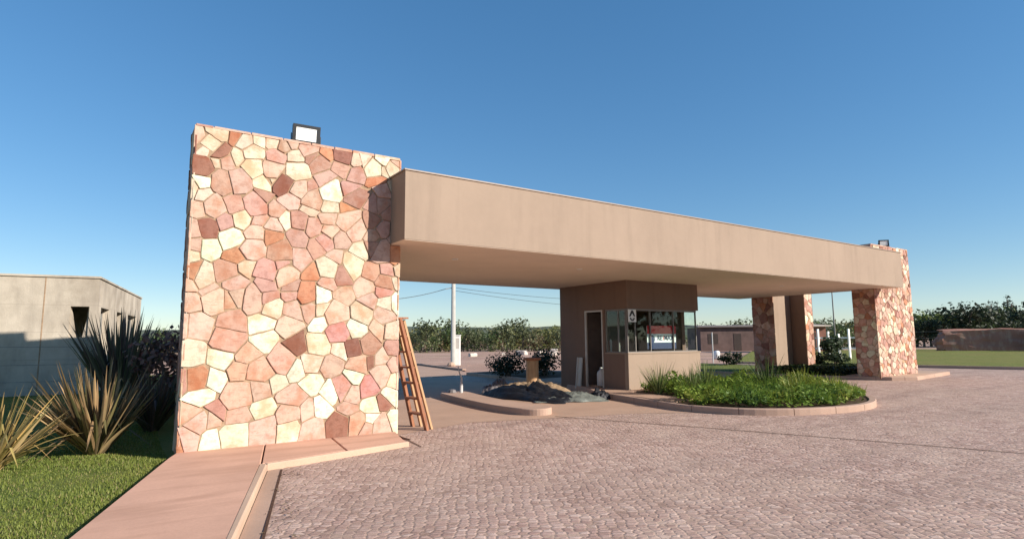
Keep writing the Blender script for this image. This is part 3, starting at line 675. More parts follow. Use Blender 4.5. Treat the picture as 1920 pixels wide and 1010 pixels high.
# ------------------------------------------------------------------ tarps, drum and rubbish on the island
def heap(name, label, cat, cx, cy, L, W, h, rz, m, seed, thick=.012, fr=1.7):
    g = random.Random(seed); nx, ny = 44, 26; V = []
    for j in range(ny+1):
        for i in range(nx+1):
            u = i/nx*2-1; v = j/ny*2-1; r = (abs(u)**2.6+abs(v)**2.6)**(1/2.6)
            e = max(0, 1-max(r-.25, 0)/.75)**.5 if r < 1 else 0
            wv = noise.noise((u*1.1+seed, v*1.2, seed*.3)); q = abs(noise.noise((u*fr*.9+seed+wv, v*fr*2.2+wv*1.5, seed*.7))); q2 = abs(noise.noise((u*2.4+seed+wv*2, v*7+wv*3, 2.2)))
            q3 = abs(noise.noise((u*9+wv*4+seed, v*8+u*3, 4.4))); z = h*e*(.5+.55*wv+.55*q)+h*e*(.55*q2+.4*q3)+.01
            x = u*L/2*(1+.12*noise.noise((v*2.2, seed, 1))); y = v*W/2*(1+.2*noise.noise((u*2.5, seed, 7)))
            V.append((x, y, z))
    mb = MB(); n = nx+1; F = [(j*n+i, j*n+i+1, (j+1)*n+i+1, (j+1)*n+i) for j in range(ny) for i in range(nx)]
    N = len(V); V += [(x, y, z-thick) for x, y, z in V]; F += [tuple(N+a for a in f[::-1]) for f in F]
    rim = [i for i in range(n)]+[j*n+nx for j in range(1, ny+1)]+[ny*n+i for i in range(nx-1, -1, -1)]+[j*n for j in range(ny-1, 0, -1)]
    F += [(a, N+a, N+b, b) for a, b in zip(rim, rim[1:]+rim[:1])]
    mb.add(V, F); o = mb.build(name, m, smooth=True, loc=(cx, cy, gz(cx)+.01), rz=rz); return tag(o, label, cat)
TARP1 = mat_cloth('navy_tarp', (.011, .013, .019)); TARP2 = mat_cloth('grey_green_tarp', (.15, .165, .15)); RAG = mat_cloth('grey_rag', (.16, .145, .15))
heap('tarpaulin', 'crumpled dark navy tarpaulin lying on the lane by the kerb', 'tarpaulin', 9.95, 13.85, 3.3, 1.2, .36, R(-80), TARP1, 3)
heap('tarpaulin', 'crumpled grey green tarpaulin lying beside the dark one', 'tarpaulin', 10.55, 12.75, 2.0, 1.3, .17, R(-30), TARP2, 8)
heap('sack', 'pale grey empty sack at the left end of the tarpaulins', 'sack', 10.15, 15.75, 1.2, .8, .38, R(20), RAG, 14)
heap('sack', 'black and pink sack at the right tip of the tarpaulins', 'sack', 11.35, 12.35, .6, .5, .3, R(10), TARP1, 21)
heap('dirt_pile', 'low pile of sandy dirt behind the tarpaulins', 'dirt pile', 10.75, 14.75, 2.6, 1.0, .34, R(-52), mat_plain('sandy_dirt', (.3, .215, .14), .95, .3, 9, .1, 0, .6), 5)
mb = MB(); mb.tube([(8.62, 15.3, .07), (8.62, 15.3, .3), (8.66, 15.35, .52), (8.56, 15.3, .66), (8.52, 15.32, .86)], [.05, .05, .03, .02, .012], 8); tag(mb.build('bent_stake', mat_plain('pale_plastic', (.42, .41, .41), .5), smooth=True), 'bent pale plastic stake at the far end of the narrow median kerb', 'stake')
mb = MB(); mb.lathe([(.11, 0), (.13, .05), (.1, .12), (.04, .14)], (8.4, 15.45, .06), 10); tag(mb.build('broken_lump', RAG), 'small grey lump of rubble on the end of the median kerb', 'rubble')
t = thing('cable_drum', 'tan wooden cable drum standing upright behind the tarpaulins', 'cable drum', (11.2, 15.3, gz(11.2)), 0)
mb = MB(); mb.lathe([(.2, .04), (.2, 1.0)], (0, 0, 0), 28); mb.build('core', WOOD2, t)
mb = MB(); mb.lathe([(.28, 1.0), (.29, 1.01), (.29, 1.07), (.28, 1.08), (.06, 1.081), (.055, 1.05)], (0, 0, 0), 32); mb.build('flange', WOOD, t)
mb = MB(); mb.lathe([(.28, 0), (.28, .04)], (0, 0, 0), 32); mb.build('flange', WOOD, t)

# ------------------------------------------------------------------ left concrete building and wire fence
bA = thing('concrete_building', 'low weathered concrete building with splayed dark window openings, behind the left garden', 'building', (-.25, 16.87, 0), R(-8.9))
mb = MB(); zt_ = 3.12; zb_ = .2
def wall_with_holes(mb, x0, x1, y0, y1, z0, z1, holes, axis):
    """a wall slab along x (axis 0) or y (axis 1) with rectangular openings (a0, a1, z0, z1)"""
    lo, hi = (x0, x1) if axis == 0 else (y0, y1)
    def bx(a, b, c, d):
        if b-a < 1e-4 or d-c < 1e-4: return
        if axis == 0: mb.box(a, b, y0, y1, c, d)
        else: mb.box(x0, x1, a, b, c, d)
    cur = lo
    for a0, a1, c, d in sorted(holes):
        bx(cur, a0, z0, z1); bx(a0, a1, z0, c); bx(a0, a1, d, z1); cur = a1
    bx(cur, hi, z0, z1)
wall_with_holes(mb, -9, 0, 0, .22, zb_, zt_, [(-.52, -.16, 1.75, 2.46)], 0)
wall_with_holes(mb, -.22, 0, .22, 7.2, zb_, zt_, [(.4, 1.5, 1.5, 2.46), (2.6, 3.6, 1.5, 2.46), (4.5, 6.3, 1.5, 2.46)], 1)
mb.box(-9, -8.78, .22, 7.2, zb_, zt_); mb.box(-8.78, -.22, 6.98, 7.2, zb_, zt_); mb.box(-8.78, -.22, .22, 6.98, 2.9, zt_-.02)
mb.build('wall', CONC, bA)
mb = MB(); mb.box(-9.03, .03, -.03, .25, zt_+.001, zt_+.05, b=.01); mb.box(-.25, .03, .252, 7.2, zt_+.001, zt_+.05, b=.01); mb.build('coping', CONC, bA)
for xx in (-1.02, -2.1): mb = MB(); mb.box(xx-.012, xx+.012, -.004, -.0005, zb_, zt_-.01); mb.build('wall_seam', MORTAR, bA)
mb = MB()
for xa, xb, ya, yb in ((-.52, -.34, 1.75, 2.46),): 
    mb.add([(-.521, .05, 1.75), (-.521, .05, 2.40), (-.41, .05, 1.75), (-.521, .21, 1.75), (-.521, .21, 2.40), (-.41, .21, 1.75)], [(0, 2, 1), (3, 4, 5), (0, 1, 4, 3), (1, 2, 5, 4), (2, 0, 3, 5)])
    mb.add([(-.159, .05, 1.75), (-.27, .05, 1.75), (-.159, .05, 2.40), (-.159, .21, 1.75), (-.27, .21, 1.75), (-.159, .21, 2.40)], [(0, 2, 1), (3, 4, 5), (0, 1, 4, 3), (1, 2, 5, 4), (2, 0, 3, 5)])
mb.build('window_splay', CONC, bA)
for a0, a1 in ((.4, 1.5), (2.6, 3.6), (4.5, 6.3)):
    mb = MB(); mb.box(-.2, -.14, a0, a0+.05, 1.5, 2.46); mb.box(-.2, -.14, a1-.05, a1, 1.5, 2.46); mb.box(-.2, -.14, a0+.05, a1-.05, 2.41, 2.46); mb.box(-.2, -.14, a0+.05, a1-.05, 1.5, 1.55); f_ = mb.build('window', GREY, bA)
    mb = MB(); mb.box(-.175, -.165, a0+.05, a1-.05, 1.55, 2.41); mb.build('pane', GLASS, f_)
t = thing('wire_fence', 'thin wire fence on grey posts before the concrete building', 'fence', (0, 0, 0))
fx = [(-6.2, 16.9), (-4.0, 16.55), (-1.93, 16.2), (.1, 15.9), (2.2, 15.6)]
for x, y in fx:
    mb = MB(); mb.tube([(x, y, lawn_z(x, y)-.1), (x, y, lawn_z(x, y)+1.15)], .022, 8); mb.build('post', GREY, t)
for h in (.35, .7, 1.08):
    mb = MB(); mb.tube([(x, y, lawn_z(x, y)+h) for x, y in fx], .005, 5); mb.build('wire', GREY, t)

# ------------------------------------------------------------------ plants
def straps(name, label, cat, loc, n, L, spread, cols, seed, group=None, wd=.035, up=.35, droop=.35, lean=(0, 0)):
    """a rosette of long strap leaves rising from the base (flax, tall grasses)"""
    g = random.Random(seed); t = thing(name, label, cat, loc, 0, group); mb = MB()
    for k in range(n):
        a = g.random()*6.2832; q = g.random()**.7; out = spread*q
        l = L*(.6+.45*g.random()); d = Vector((math.cos(a)*out+lean[0], math.sin(a)*out+lean[1], 1)).normalized()
        side = d.cross(Vector((0, 0, 1)))
        if side.length < 1e-3: side = Vector((1, 0, 0))
        side.normalize(); side = (side*math.cos(g.random()*1.6-.8)+d.cross(side)*math.sin(g.random()*1.6-.8)).normalized()
        kink = g.random() < .14; ks = .45+.35*g.random()
        b = Vector((math.cos(a)*.09*g.random()*L, math.sin(a)*.09*g.random()*L, 0)); dr = droop*g.random()**2*out
        c = g.choice(cols); k_ = .75+.5*g.random(); c = tuple(x*k_ for x in c); c2 = tuple(x*1.25 for x in c)
        P = []; S = 7
        for i in range(S+1):
            s = i/S; p = b+d*l*s; p.z -= dr*l*s*s*.9; p.x += d.x*dr*l*s*s*.3; p.y += d.y*dr*l*s*s*.3
            if kink and s > ks: p.z -= (s-ks)*l*1.25; p.x += d.x*(s-ks)*l*.25
            w_ = wd*(.55+.45*min(1, s*4))*(1-max(0, s-.45)/.55)**.8*.5+.0015; P.append((p-side*w_, p+Vector((0, 0, 0))+d.cross(side)*w_*.35, p+side*w_))
        for i in range(S):
            mb.face([P[i][0], P[i][1], P[i+1][1], P[i+1][0]], 0, c); mb.face([P[i][1], P[i][2], P[i+1][2], P[i+1][1]], 0, c2 if k % 3 == 0 else c)
    mb.build('leaves', BLADE, t)
    mb = MB(); mb.lathe([(.05*L, -.05), (.07*L, .02), (.04*L, .1*L), (.015*L, .14*L)], (0, 0, 0), 10); mb.build('crown', BARK, t)
    return t
TAN = [(.36, .235, .115), (.29, .185, .095), (.2, .135, .06), (.14, .12, .05), (.11, .08, .045), (.38, .27, .14), (.1, .095, .04)]
GOLD = [(.42, .28, .10), (.36, .25, .09), (.30, .23, .08), (.24, .2, .07), (.15, .13, .05), (.45, .33, .16), (.12, .1, .045)]
GRYG = [(.09, .1, .06), (.12, .12, .085), (.07, .085, .05), (.14, .12, .1), (.1, .075, .07)]
straps('flax_plant', 'tan striped flax plant fanning out on the lawn edge left of the pillar', 'plant', (-.05, 11.55, lawn_z(-.05, 11.55)), 240, 1.5, .95, TAN, 4, wd=.055, droop=.25, lean=(-.12, -.12))
straps('flax_plant', 'golden flax plant at the left edge of the lawn', 'plant', (-1.22, 10.85, lawn_z(-1.2, 10.85)), 170, 1.25, 1.3, GOLD, 9, wd=.045, droop=.5)
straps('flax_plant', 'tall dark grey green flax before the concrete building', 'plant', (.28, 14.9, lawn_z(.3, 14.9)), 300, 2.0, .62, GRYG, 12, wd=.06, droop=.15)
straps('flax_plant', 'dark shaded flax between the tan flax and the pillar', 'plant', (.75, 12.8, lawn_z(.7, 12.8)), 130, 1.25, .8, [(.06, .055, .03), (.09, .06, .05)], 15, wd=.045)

def leaf_cloud(mb, lobes, n, size, cols, g, squash=.8):
    tot = sum(r**2 for *_, r in lobes)
    for (cx, cy, cz, r) in lobes:
        lc = g.choice(cols); m = max(4, int(n*r*r/tot))
        for k in range(m):
            d = Vector((g.gauss(0, 1), g.gauss(0, 1), g.gauss(0, 1)*squash)).normalized(); rr = r*(.45+.62*g.random()**.6)
            p = Vector((cx, cy, cz))+Vector((d.x*rr, d.y*rr, d.z*rr*squash))
            nrm = (d+Vector((g.gauss(0, .6), g.gauss(0, .6), g.gauss(0, .6)+.3))).normalized()
            a = nrm.cross(Vector((g.random()-.5, g.random()-.5, g.random()-.5))).normalized(); b = nrm.cross(a)
            s = size*(.5+.9*g.random()); q = .7+.6*g.random(); c = tuple(x*q for x in (lc if g.random() < .7 else g.choice(cols)))
            mb.face([p-a*s, p-b*s*.55, p+a*s, p+b*s*.6], 0, c)
def bush(name, label, cat, loc, r, h, n, size, cols, seed, group=None, nl=8):
    g = random.Random(seed); t = thing(name, label, cat, loc, 0, group); mb = MB(); lobes = []
    for k in range(nl):
        a = g.random()*6.283; q = r*.62*g.random()**.5; lobes.append((q*math.cos(a), q*math.sin(a), h*(.25+.5*g.random()), r*(.35+.25*g.random())))
    leaf_cloud(mb, lobes, n, size, cols, g); mb.build('foliage', LEAF, t)
    mb = MB()
    for (x, y, z, rr) in lobes[:5]: mb.tube([(x*.1, y*.1, -.05), (x*.5, y*.5, z*.5), (x, y, z)], [.03*h, .02*h, .008*h], 6)
    mb.build('stems', BARK, t); return t
RED_L = [(.16, .07, .065), (.12, .06, .05), (.2, .12, .1), (.09, .07, .05)]
bush('purple_shrub', 'reddish purple shrub hugging the left edge of the pillar', 'shrub', (1.25, 14.3, lawn_z(1.25, 14.3)), 1.0, 1.75, 1500, .06, RED_L, 5)
DG = [(.022, .035, .014), (.03, .045, .018), (.018, .026, .012)]
bush('dark_shrub', 'dark low shrub left of the guard booth behind the cable drum', 'shrub', (13.9, 20.7, .1), 1.0, 1.15, 1500, .06, DG, 8)
bush('dark_shrub', 'dark leafy shrub between the cable drum and the guard booth', 'shrub', (15.3, 19.9, .1), 1.0, 1.1, 1500, .06, DG, 18)

# island planting in front of the booth
def inside(p, poly):
    c = False; n = len(poly)
    for i in range(n):
        a, b = poly[i], poly[i-1]
        if (a[1] > p[1]) != (b[1] > p[1]) and p[0] < (b[0]-a[0])*(p[1]-a[1])/(b[1]-a[1])+a[0]: c = not c
    return c
bed = [(11.25, 9.0), (11.52, 8.1), (12.3, 7.32), (13.4, 6.88), (14.55, 6.88), (15.7, 7.4), (16.75, 8.3), (17.2, 9.6), (17.1, 12.3), (12.9, 12.35), (12.5, 10.4), (11.5, 9.9)]
mb = MB(); g = random.Random(41); GC = [(.06, .11, .025), (.10, .17, .03), (.15, .23, .035), (.19, .26, .04), (.25, .28, .05), (.29, .3, .06)]
k = 0
while k < 14000:
    x, y = 11.2+6*g.random(), 6.9+5.5*g.random()
    if not inside((x, y), bed): continue
    k += 1; e = max(0, .5+.85*noise.noise((x*1.5, y*1.5, 2))); hm = (.06+.36*e)*(1.0 if y < 9.5 else 1.15); z = gz(x)+.12+hm*g.random()**.45
    p = Vector((x, y, z)); nrm = Vector((g.gauss(0, .7), g.gauss(0, .7), 1)).normalized(); a = nrm.cross(Vector((g.random()-.5, g.random()-.5, .1))).normalized(); b = nrm.cross(a)
    s = .035+.045*g.random(); cl = noise.noise((x*.9+4, y*.9, 7)); c = GC[min(5, max(0, int((cl+.5)*3.5+g.random()*2)))]; q = .8+.4*g.random(); c = tuple(v*q for v in c)
    mb.face([p-a*s, p-b*s*.5, p+a*s, p+b*s*.5], 0, c)
    if k % 5 == 0:
        l = .12+.16*g.random(); d = Vector((g.gauss(0, .45), g.gauss(0, .45), 1)).normalized(); sd = d.cross(Vector((1, .3, 0))).normalized()*.008
        mb.face([p-sd, p+sd, p+d*l], 0, tuple(v*1.25 for v in c))
tag(mb.build('ground_cover', LEAF), 'bright green leafy ground cover filling the rounded island bed', 'ground cover', kind='stuff')
GR = [(.10, .15, .04), (.14, .18, .05), (.07, .11, .03), (.2, .2, .08)]
YG = [(.22, .25, .04), (.27, .28, .05), (.16, .2, .03)]
for i, (x, y, L, lab, cols) in enumerate([
        (12.55, 11.3, 1.0, 'tall grass clump at the booth corner, leftmost on the island', GR), (13.1, 10.6, .85, 'grass clump second from the booth corner on the island', GR),
        (14.0, 10.9, .95, 'grass clump before the middle of the booth front wall', GR), (15.3, 9.8, 1.15, 'big dark green grass clump at the back of the island bed', [(.05, .085, .025), (.08, .12, .03)]),
        (13.7, 8.1, .7, 'yellow green grass tuft in the middle of the island bed', YG), (15.7, 9.0, .75, 'tall yellow green grass tuft at the back right of the island bed', YG), (15.2, 7.9, .6, 'short grass tuft near the round island tip', YG)]):
    straps('grass_clump', lab, 'grass clump', (x, y, gz(x)+.12), 110, L, .75, cols, 60+i, 'grass clumps on the booth island', .016, droop=.7)

# shade planting under the far end of the canopy
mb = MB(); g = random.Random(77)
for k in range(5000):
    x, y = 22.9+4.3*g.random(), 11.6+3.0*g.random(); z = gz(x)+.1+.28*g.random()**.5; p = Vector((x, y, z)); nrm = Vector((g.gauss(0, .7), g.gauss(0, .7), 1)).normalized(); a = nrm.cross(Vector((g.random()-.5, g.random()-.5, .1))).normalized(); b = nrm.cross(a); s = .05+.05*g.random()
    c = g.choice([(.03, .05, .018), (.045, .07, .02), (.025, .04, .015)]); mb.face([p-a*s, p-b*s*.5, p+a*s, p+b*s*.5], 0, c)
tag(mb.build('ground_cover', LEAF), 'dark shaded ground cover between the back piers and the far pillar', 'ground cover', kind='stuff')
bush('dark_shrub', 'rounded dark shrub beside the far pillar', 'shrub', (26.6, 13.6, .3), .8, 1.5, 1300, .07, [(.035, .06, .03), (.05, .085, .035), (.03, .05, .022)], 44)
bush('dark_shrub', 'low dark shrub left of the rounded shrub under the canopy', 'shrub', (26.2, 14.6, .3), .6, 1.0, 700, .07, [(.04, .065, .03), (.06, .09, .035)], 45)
straps('pale_yucca', 'pale green spiky plant behind the dark shrubs at the far pillar', 'plant', (30.4, 17.4, .15), 80, 1.6, .8, [(.16, .2, .12), (.1, .14, .08), (.2, .23, .15)], 46, wd=.05)

# ------------------------------------------------------------------ power pole, cables, lamp post, posts
t = thing('power_pole', 'tall grey concrete power pole with white painted side behind the canopy', 'utility pole', (18.55, 34.0, .02))
mb = MB(); mb.tube([(0, 0, -.2), (0, 0, 8.6)], [.17, .11], 14); mb.build('pole', mat_plain('pole_concrete', (.42, .40, .36), .8, .12, 3), t, True)
mb = MB(); mb.bar((-.9, .3, 8.0), (.9, -.3, 8.0), .09, .11); ca = mb.build('crossarm', BARK, t)
for k in (-.8, -.3, .3, .8): mb = MB(); mb.lathe([(.03, 0), (.05, .04), (.03, .08), (.05, .12), (.02, .15)], (k, -k/3, 8.06), 10); mb.build('insulator', WHITE, ca)
mb = MB(); mb.bar((-.5, .17, 4.95), (.0, 0, 5.05), .05, .05); mb.build('bracket', GREY, t)
t = thing('meter_cabinet', 'narrow white meter cabinet standing beside the power pole', 'meter cabinet', (18.93, 34.15, .02), R(-34))
mb = MB(); mb.box(-.2, .2, -.16, .16, 0, 1.93, b=.015); mb.build('body', WHITE, t); mb = MB(); mb.box(-.24, .24, -.2, .2, 1.931, 1.97, b=.01); mb.build('lid', WHITE, t)
mb = MB(); mb.box(-.15, .15, -.175, -.161, 1.1, 1.75, b=.003); mb.build('door', ALU, t)
mb = MB(); mb.lathe([(.25, 0), (.28, .08), (.2, .2), (.06, .26)], (18.2, 33.6, .0), 9); tag(mb.build('rubble_stone', KERBL), 'pale broken stone at the foot of the power pole', 'stone')
def sag(a, b, s, n=16):
    a = Vector(a); b = Vector(b); return [a+(b-a)*(k/n)-Vector((0, 0, s*4*(k/n)*(1-k/n))) for k in range(n+1)]
def cable(label, a, b, s, r=.02):
    mb = MB(); mb.tube(sag(a, b, s), r, 6); return tag(mb.build('power_cable', BLACK, smooth=True), label, 'cable')
cable('sagging cable running left from the power pole', (18.05, 34.17, 4.97), (9.0, 34.0, 4.3), .55)
cable('upper cable running right from the power pole', (18.7, 33.9, 5.05), (40, 37, 5.2), .35, .014)
cable('lower cable running right from the power pole', (18.7, 33.9, 4.85), (40, 36.5, 4.3), .3, .014)
t = thing('street_lamp', 'slim street lamp with curved head beyond the far pillar', 'street lamp', (60.0, 30.7, .12))
mb = MB(); mb.tube([(0, 0, 0), (0, 0, 6.4)], [.08, .05], 10); mb.tube([(0, 0, 6.4), (-.35, .5, 6.75), (-.7, 1.0, 6.8)], .04, 8); mb.build('pole', GREY, t)
mb = MB(); mb.bar((-.55, .75, 6.8), (-1.1, 1.5, 6.8), .3, .14); mb.build('lamp_head', BLACK, t)
mb = MB(); mb.tube([(30.2, 16.6, .0), (30.2, 16.6, 4.3)], .075, 10); tag(mb.build('wooden_post', mat_wood('dark_post', (.07, .04, .03), (.12, .07, .05)), smooth=True), 'tall thin dark brown post right of the back piers', 'post')
mb = MB(); mb.tube([(31.0, 23.4, 0), (31.0, 23.4, 2.0)], .035, 8); tag(mb.build('fence_post', mat_plain('pale_post', (.4, .39, .37), .6), smooth=True), 'thin pale post right of the guard booth', 'post')
# white paling by the far shrubs
t = thing('paling_fence', 'short run of white pales beside the far pillar', 'fence', (0, 0, 0))
for k in range(5):
    f = k/4; x, y = 39.6+2.0*f, 21.4-1.7*f; mb = MB(); mb.box(x-.09, x+.09, y-.04, y+.04, .1, 2.2-.5*((k*7) % 3)/3); mb.build('pale', WHITE, t)
mb = MB(); mb.bar((39.5, 21.55, .9), (41.7, 19.7, .9), .03, .1); mb.bar((39.5, 21.55, 1.6), (41.7, 19.7, 1.6), .03, .1); mb.build('rail', WHITE, t)
# wire fence at the right
t = thing('post_fence', 'low fence of thin grey posts and wires before the right trees', 'fence', (0, 0, 0))
fp = [(74+1.4*k, 34-4.2*k) for k in range(9)]
for x, y in fp:
    mb = MB(); mb.tube([(x, y, .1), (x, y, 2.4)], .09, 8); mb.build('post', mat_plain('grey_post', (.3, .3, .29), .7) if (x, y) == fp[0] else bpy.data.materials['grey_post'], t)
for h in (.8, 1.5, 2.2):
    mb = MB(); mb.tube([(x, y, h) for x, y in fp], .015, 5); mb.build('wire', GREY, t)

# ------------------------------------------------------------------ far: boulder wall, houses, debris, hills
def rock(name, label, cat, loc, size, rz, m, seed, n=3):
    import bmesh
    bm = bmesh.new(); bmesh.ops.create_icosphere(bm, subdivisions=n, radius=1)
    for v in bm.verts:
        p = v.co.copy(); q = Vector((max(-.62, min(.62, p.x))/.62, max(-.62, min(.62, p.y))/.62, max(-.62, min(.62, p.z))/.62)); k = 1+.17*noise.noise(p*1.6+Vector((seed, 0, 0)))+.1*noise.noise(p*4+Vector((0, seed, 0)))
        v.co = Vector((q.x*size[0]/2, q.y*size[1]/2, q.z*size[2]/2))*k
    me = bpy.data.meshes.new(name); bm.to_mesh(me); bm.free(); me.materials.append(m)
    o = bpy.data.objects.new(name, me); C.objects.link(o); o.location = loc; o.rotation_euler = (0, 0, rz); return tag(o, label, cat)
ROCK = mat_concrete('red_rock', (.40, .19, .14), (.52, .34, .25))
rock('rock_block', 'long rough reddish rock block on the right verge', 'rock', (74.5, 22.0, 1.1), (9.5, 2.2, 2.4), R(-56), ROCK, 4, 4)
rock('rock_block', 'pale faced reddish rock at the right end of the long block', 'rock', (74.9, 17.0, 1.0), (3.0, 2.0, 2.2), R(-40), ROCK, 9, 3)
PALE = mat_plain('pale_rubble', (.55, .48, .42), .9, .2, 3)
for i, (x, y, s) in enumerate([(29.2, 49.6, .5), (33.2, 50.2, .4), (36, 51, .7), (39, 51.5, .5), (41.5, 52.5, .8), (43.5, 51.5, .6), (38.0, 48.0, .45)]):
    r_ = rock('rubble_stone', 'pale rubble stone lying on the red dirt lot behind the canopy', 'stone', (x, y, gz(x)+s*.2), (s*1.5, s, s*.8), i, PALE, i, 2); r_['group'] = 'pale rubble on the dirt lot'
def house(label, loc, rz, L, D, h, m, roof, ops):
    t = thing('far_house', label, 'house', loc, rz)
    mb = MB(); mb.box(-L/2, L/2, -D/2, D/2, -.3, h); mb.build('wall', m, t)
    mb = MB(); e = .4; vs = [(-L/2-e, -D/2-e, h), (L/2+e, -D/2-e, h), (L/2+e, D/2+e, h+.25), (-L/2-e, D/2+e, h+.25)]; mb.add(vs+[(a, b, c+.14) for a, b, c in vs], [(3, 2, 1, 0), (4, 5, 6, 7), (0, 1, 5, 4), (1, 2, 6, 5), (2, 3, 7, 6), (3, 0, 4, 7)]); mb.build('roof', roof, t)
    for (a, b, c, d, nm) in ops:
        mb = MB(); mb.box(a, b, -D/2-.03, -D/2-.002, c, d); mb.build(nm, DARK, t)
    return t
HW = mat_plain('brown_house_wall', (.13, .085, .075), .9, .25, 1.5); HB = mat_plain('brick_house_wall', (.26, .115, .085), .9, .2, 2)
house('long low brown house seen right of the guard booth', (66, 46, .1), R(-36), 11, 6, 2.9, HW, mat_plain('grey_roof', (.2, .17, .16), .8), [(-4.6, -3.4, .9, 2.1, 'window'), (-1.5, -.6, .1, 2.1, 'door'), (1, 2.4, .9, 2.1, 'window'), (3.6, 4.7, .9, 2.1, 'window')])
house('small brick house with pale roof seen past the back piers', (62, 36.2, .1), R(-34), 5, 4, 2.7, HB, mat_plain('pale_roof', (.5, .42, .36), .8), [(-1.6, -.7, .9, 2.0, 'window'), (.5, 1.4, .1, 2.1, 'door')])
t = thing('white_tank', 'small white tank on the dirt beside the brown house', 'tank', (37.8, 28.2, .1)); mb = MB(); mb.lathe([(.2, 0), (.24, .06), (.24, .5), (.2, .58), (.06, .62)], (0, 0, 0), 16); mb.build('body', WHITE, t, True); mb = MB(); mb.lathe([(.08, .6), (.08, .66)], (0, 0, 0), 12); mb.build('lid', BLACK, t)
bush('dark_shrub', 'small round black green bush between the guard booth and back piers', 'shrub', (27.4, 19.9, .1), .45, .95, 500, .06, DG, 66)
bush('dark_shrub', 'small dark bush touching the round one by the booth', 'shrub', (28.3, 19.9, .1), .4, .85, 400, .06, DG, 67)

mb = MB(); V = []; nx = 140
for j, (d, k) in enumerate(((1500, 0), (1700, .75), (1900, 1), (2600, .4))):
    for i in range(nx+1):
        a = R(-40)+R(190)*i/nx; h = (34+18*noise.noise((a*3.2, 1.3, 0))+7*noise.noise((a*11, 4, 0))+3*noise.noise((a*34, 9, 0)))
        V.append((d*math.cos(a), d*math.sin(a), -1+max(2, h)*k*1.35))
n = nx+1; mb.add(V, [(j*n+i+1, j*n+i, (j+1)*n+i, (j+1)*n+i+1) for j in range(3) for i in range(nx)])
tag(mb.build('hills', mat_plain('hill_scrub', (.12, .135, .10), .95, .3, .02, .05, 0, 0), smooth=True), kind='structure')

# ------------------------------------------------------------------ trees
def tree_proto(h, r, n, size, cols, seed, kind):
    g = random.Random(seed); t = bpy.data.objects.new('tree', None); C.objects.link(t); lobes = []; tr = MB()
    if kind == 'poplar':
        for k in range(9): f = k/8; lobes.append((g.gauss(0, .06)*r, g.gauss(0, .06)*r, h*(.2+.75*f), r*(.55+.45*math.sin(math.pi*(.15+.75*f)))*(1-.55*f)))
        tr.tube([(0, 0, -.2), (0, 0, h*.9)], [.05*h*.5, .01*h], 7)
    else:
        for k in range(12):
            a = g.random()*6.283; q = r*.68*g.random()**.5; z = h*(.05+.7*g.random()) if kind == 'scrub' else h*(.2+.62*g.random()); lobes.append((q*math.cos(a), q*math.sin(a), z, r*(.3+.25*g.random())))
        tr.tube([(0, 0, -.2), (.05*r, 0, h*.25), (.02*r, .05*r, h*.5)], [.035*h, .025*h, .015*h], 7)
        for (x, y, z, rr) in lobes[:6]: tr.tube([(.05*r, 0, h*.22), (x*.5, y*.5, z*.7), (x, y, z)], [.018*h, .012*h, .005*h], 5)
    mb = MB(); leaf_cloud(mb, lobes, n, size, cols, g, .85); mb.build('crown', LEAF, t); tr.build('trunk', BARK, t)
    return t
OLIVE = [(0.145, 0.162, 0.051), (0.187, 0.196, 0.068), (0.111, 0.136, 0.048), (0.221, 0.204, 0.085)]
DUSK = [(.085, .10, .045), (.11, .12, .055), (.07, .085, .04)]
BROWN = [(0.192, 0.144, 0.08), (0.144, 0.128, 0.064), (0.224, 0.176, 0.096)]
DEEP = [(0.034, 0.052, 0.021), (0.046, 0.069, 0.025), (0.029, 0.041, 0.021)]
MID = [(0.09, 0.135, 0.045), (0.12, 0.165, 0.053), (0.075, 0.112, 0.039)]
BRIGHT = [(0.125, 0.163, 0.037), (0.163, 0.194, 0.044), (0.1, 0.138, 0.037)]
BLUEG = [(0.07, 0.098, 0.07), (0.091, 0.119, 0.084), (0.056, 0.084, 0.063)]
PROTO = dict(dusk=tree_proto(4.4, 2.9, 700, .2, DUSK, 21, 'scrub'), olive=tree_proto(4.2, 2.4, 620, .2, OLIVE, 1, 'scrub'), brown=tree_proto(3.4, 2.2, 520, .19, BROWN, 2, 'scrub'), green=tree_proto(4.6, 2.5, 620, .2, MID, 3, 'tree'), deep=tree_proto(6.2, 3.3, 900, .24, DEEP, 4, 'tree'), bright=tree_proto(5.8, 3.0, 800, .23, BRIGHT, 5, 'tree'), poplar=tree_proto(9.5, 1.5, 620, .24, BLUEG, 6, 'poplar'))
used = {}
LABS = dict(dusk=('dusky_scrub_tree', 'dusky dark green scrub tree in the belt behind the dirt lot', 'dusky scrub trees far behind'), olive=('olive_scrub_tree', 'low olive green scrub tree in the belt behind the dirt lot', 'olive scrub trees far behind'), brown=('brown_scrub_tree', 'low brownish dry scrub tree in the belt behind the dirt lot', 'brown scrub trees far behind'),
            green=('green_tree', 'mid green bushy tree in the belt behind the dirt lot', 'green trees far behind'), deep=('dark_tree', 'dark green tree standing behind the right verge', 'dark trees at the right'),
            bright=('bright_tree', 'yellow green leafy tree standing behind the right verge', 'bright trees at the right'), poplar=('poplar_tree', 'slim pale poplar rising above the trees at the right', 'poplars at the right'))
def plant(kind, px, dist, s, rg):
    """px is the bearing, given as the photograph's column"""
    u = (px-960)/CAM_F; d = F0*dist+R0*(u*dist*1.0)
    if kind not in used: o = PROTO[kind]; used[kind] = o
    else: o = copy_tree(PROTO[kind])
    nm, lab, grp = LABS[kind]; o.name = nm; tag(o, lab, 'tree', grp)
    o.location = (d.x, d.y, gz(d.x)-.05); o.rotation_euler = (0, 0, rg.random()*6.28); o.scale = (s*(.9+.3*rg.random()), s*(.9+.3*rg.random()), s)
    return o
rg = random.Random(99)
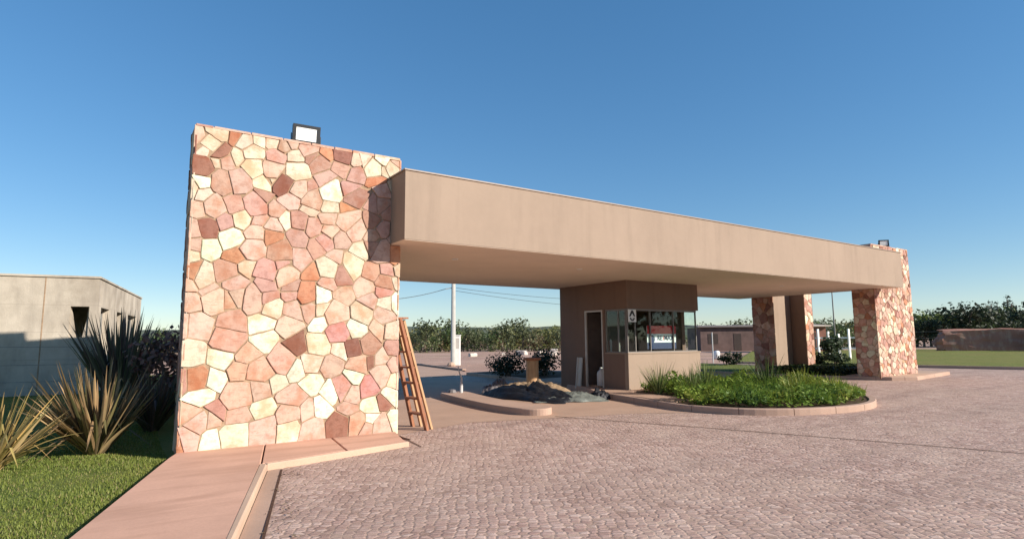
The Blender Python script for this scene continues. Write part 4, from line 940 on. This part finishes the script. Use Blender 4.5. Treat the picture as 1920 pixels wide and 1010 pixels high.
# scrub belt, three ranks deep, seen through the left lane, left of the pillar and right of the booth
for (a, b, step, dist, sc_) in ((225, 345, 26, 60, .8), (735, 1075, 20, 84, .85), (730, 1080, 22, 96, 1.0), (720, 1090, 29, 112, 1.15), (1295, 1420, 26, 92, .75), (1290, 1430, 30, 110, .95), (1500, 1640, 24, 88, .95), (1490, 1650, 28, 105, 1.15)):
    px = a
    while px < b:
        k = rg.choice(['olive', 'olive', 'dusk', 'dusk', 'brown', 'green']); plant(k, px+rg.uniform(-8, 8), dist*(.95+.1*rg.random()), sc_*(.6+.65*rg.random()), rg); px += step*rg.uniform(.8, 1.3)
# taller trees at the right
for px, dist, s, k in ((1712, 92, .95, 'bright'), (1738, 96, .95, 'deep'), (1755, 90, .9, 'bright'), (1775, 94, .95, 'bright'), (1795, 90, .8, 'deep'), (1808, 86, 1.05, 'deep'), (1828, 88, 1.0, 'deep'), (1845, 90, .95, 'deep'), (1862, 96, .95, 'bright'), (1880, 92, .9, 'deep'), (1900, 95, 1.0, 'bright'), (1922, 92, 1.0, 'deep'), (1950, 94, 1.0, 'bright'), (1725, 88, .7, 'deep'), (1760, 86, .65, 'deep'), (1785, 86, .6, 'deep'), (1870, 86, .65, 'deep'), (1905, 87, .6, 'deep'), (1980, 92, 1.05, 'deep')):
    plant(k, px, dist, s*1.06, rg)
for px, dist, s in ((1857, 118, 1.0), (1868, 120, 1.0), (1888, 118, 1.12), (1895, 116, 1.0)): plant('poplar', px, dist, s*.93, rg)
o = tree_proto(9.2, 1.6, 500, .25, DEEP, 12, 'tree'); o.name = 'dark_tree'; tag(o, 'dark narrow tall tree cut by the right picture edge', 'tree')
u = (1932-960)/CAM_F; d = F0*92+R0*u*92; o.location = (d.x, d.y, .1)

# trees across the forecourt: they show only as the dark reflection in the booth glass
for k in range(12):
    f = k/11; o = copy_tree(PROTO['deep']); o.name = 'forecourt_tree'; tag(o, 'dark tree across the forecourt, mirrored in the booth glass', 'tree', 'trees across the forecourt')
    o.location = (44+26*f, -40+26*f+rg.uniform(-2, 2), .1); o.scale = (1.35, 1.35, 1.7+.5*rg.random()); o.rotation_euler = (0, 0, rg.random()*6.28)

mb = MB(); g = random.Random(123)
for k in range(170):
    if k < 110: f = g.random(); x, y = .9+1.0*f+g.gauss(.28, .1), 5.0+3.6*f
    else: x, y = 2+14*g.random(), 3+6*g.random()
    if inside((x, y), big): continue
    z = gz(x)+.014; a = g.random()*6.283; l = .012+.03*g.random()**2; wd = l*(.25+.3*g.random()); c, s_ = math.cos(a), math.sin(a)
    col = g.choice([(.09, .06, .04), (.16, .1, .055), (.3, .24, .15), (.06, .04, .03)])
    mb.face([(x-c*l, y-s_*l, z), (x+s_*wd, y-c*wd, z+.006*g.random()), (x+c*l, y+s_*l, z+.004), (x-s_*wd, y+c*wd, z+.008*g.random())], 0, col)
tag(mb.build('leaf_litter', LEAF), 'scattered dry leaves and twigs on the forecourt paving', 'leaf litter', kind='stuff')
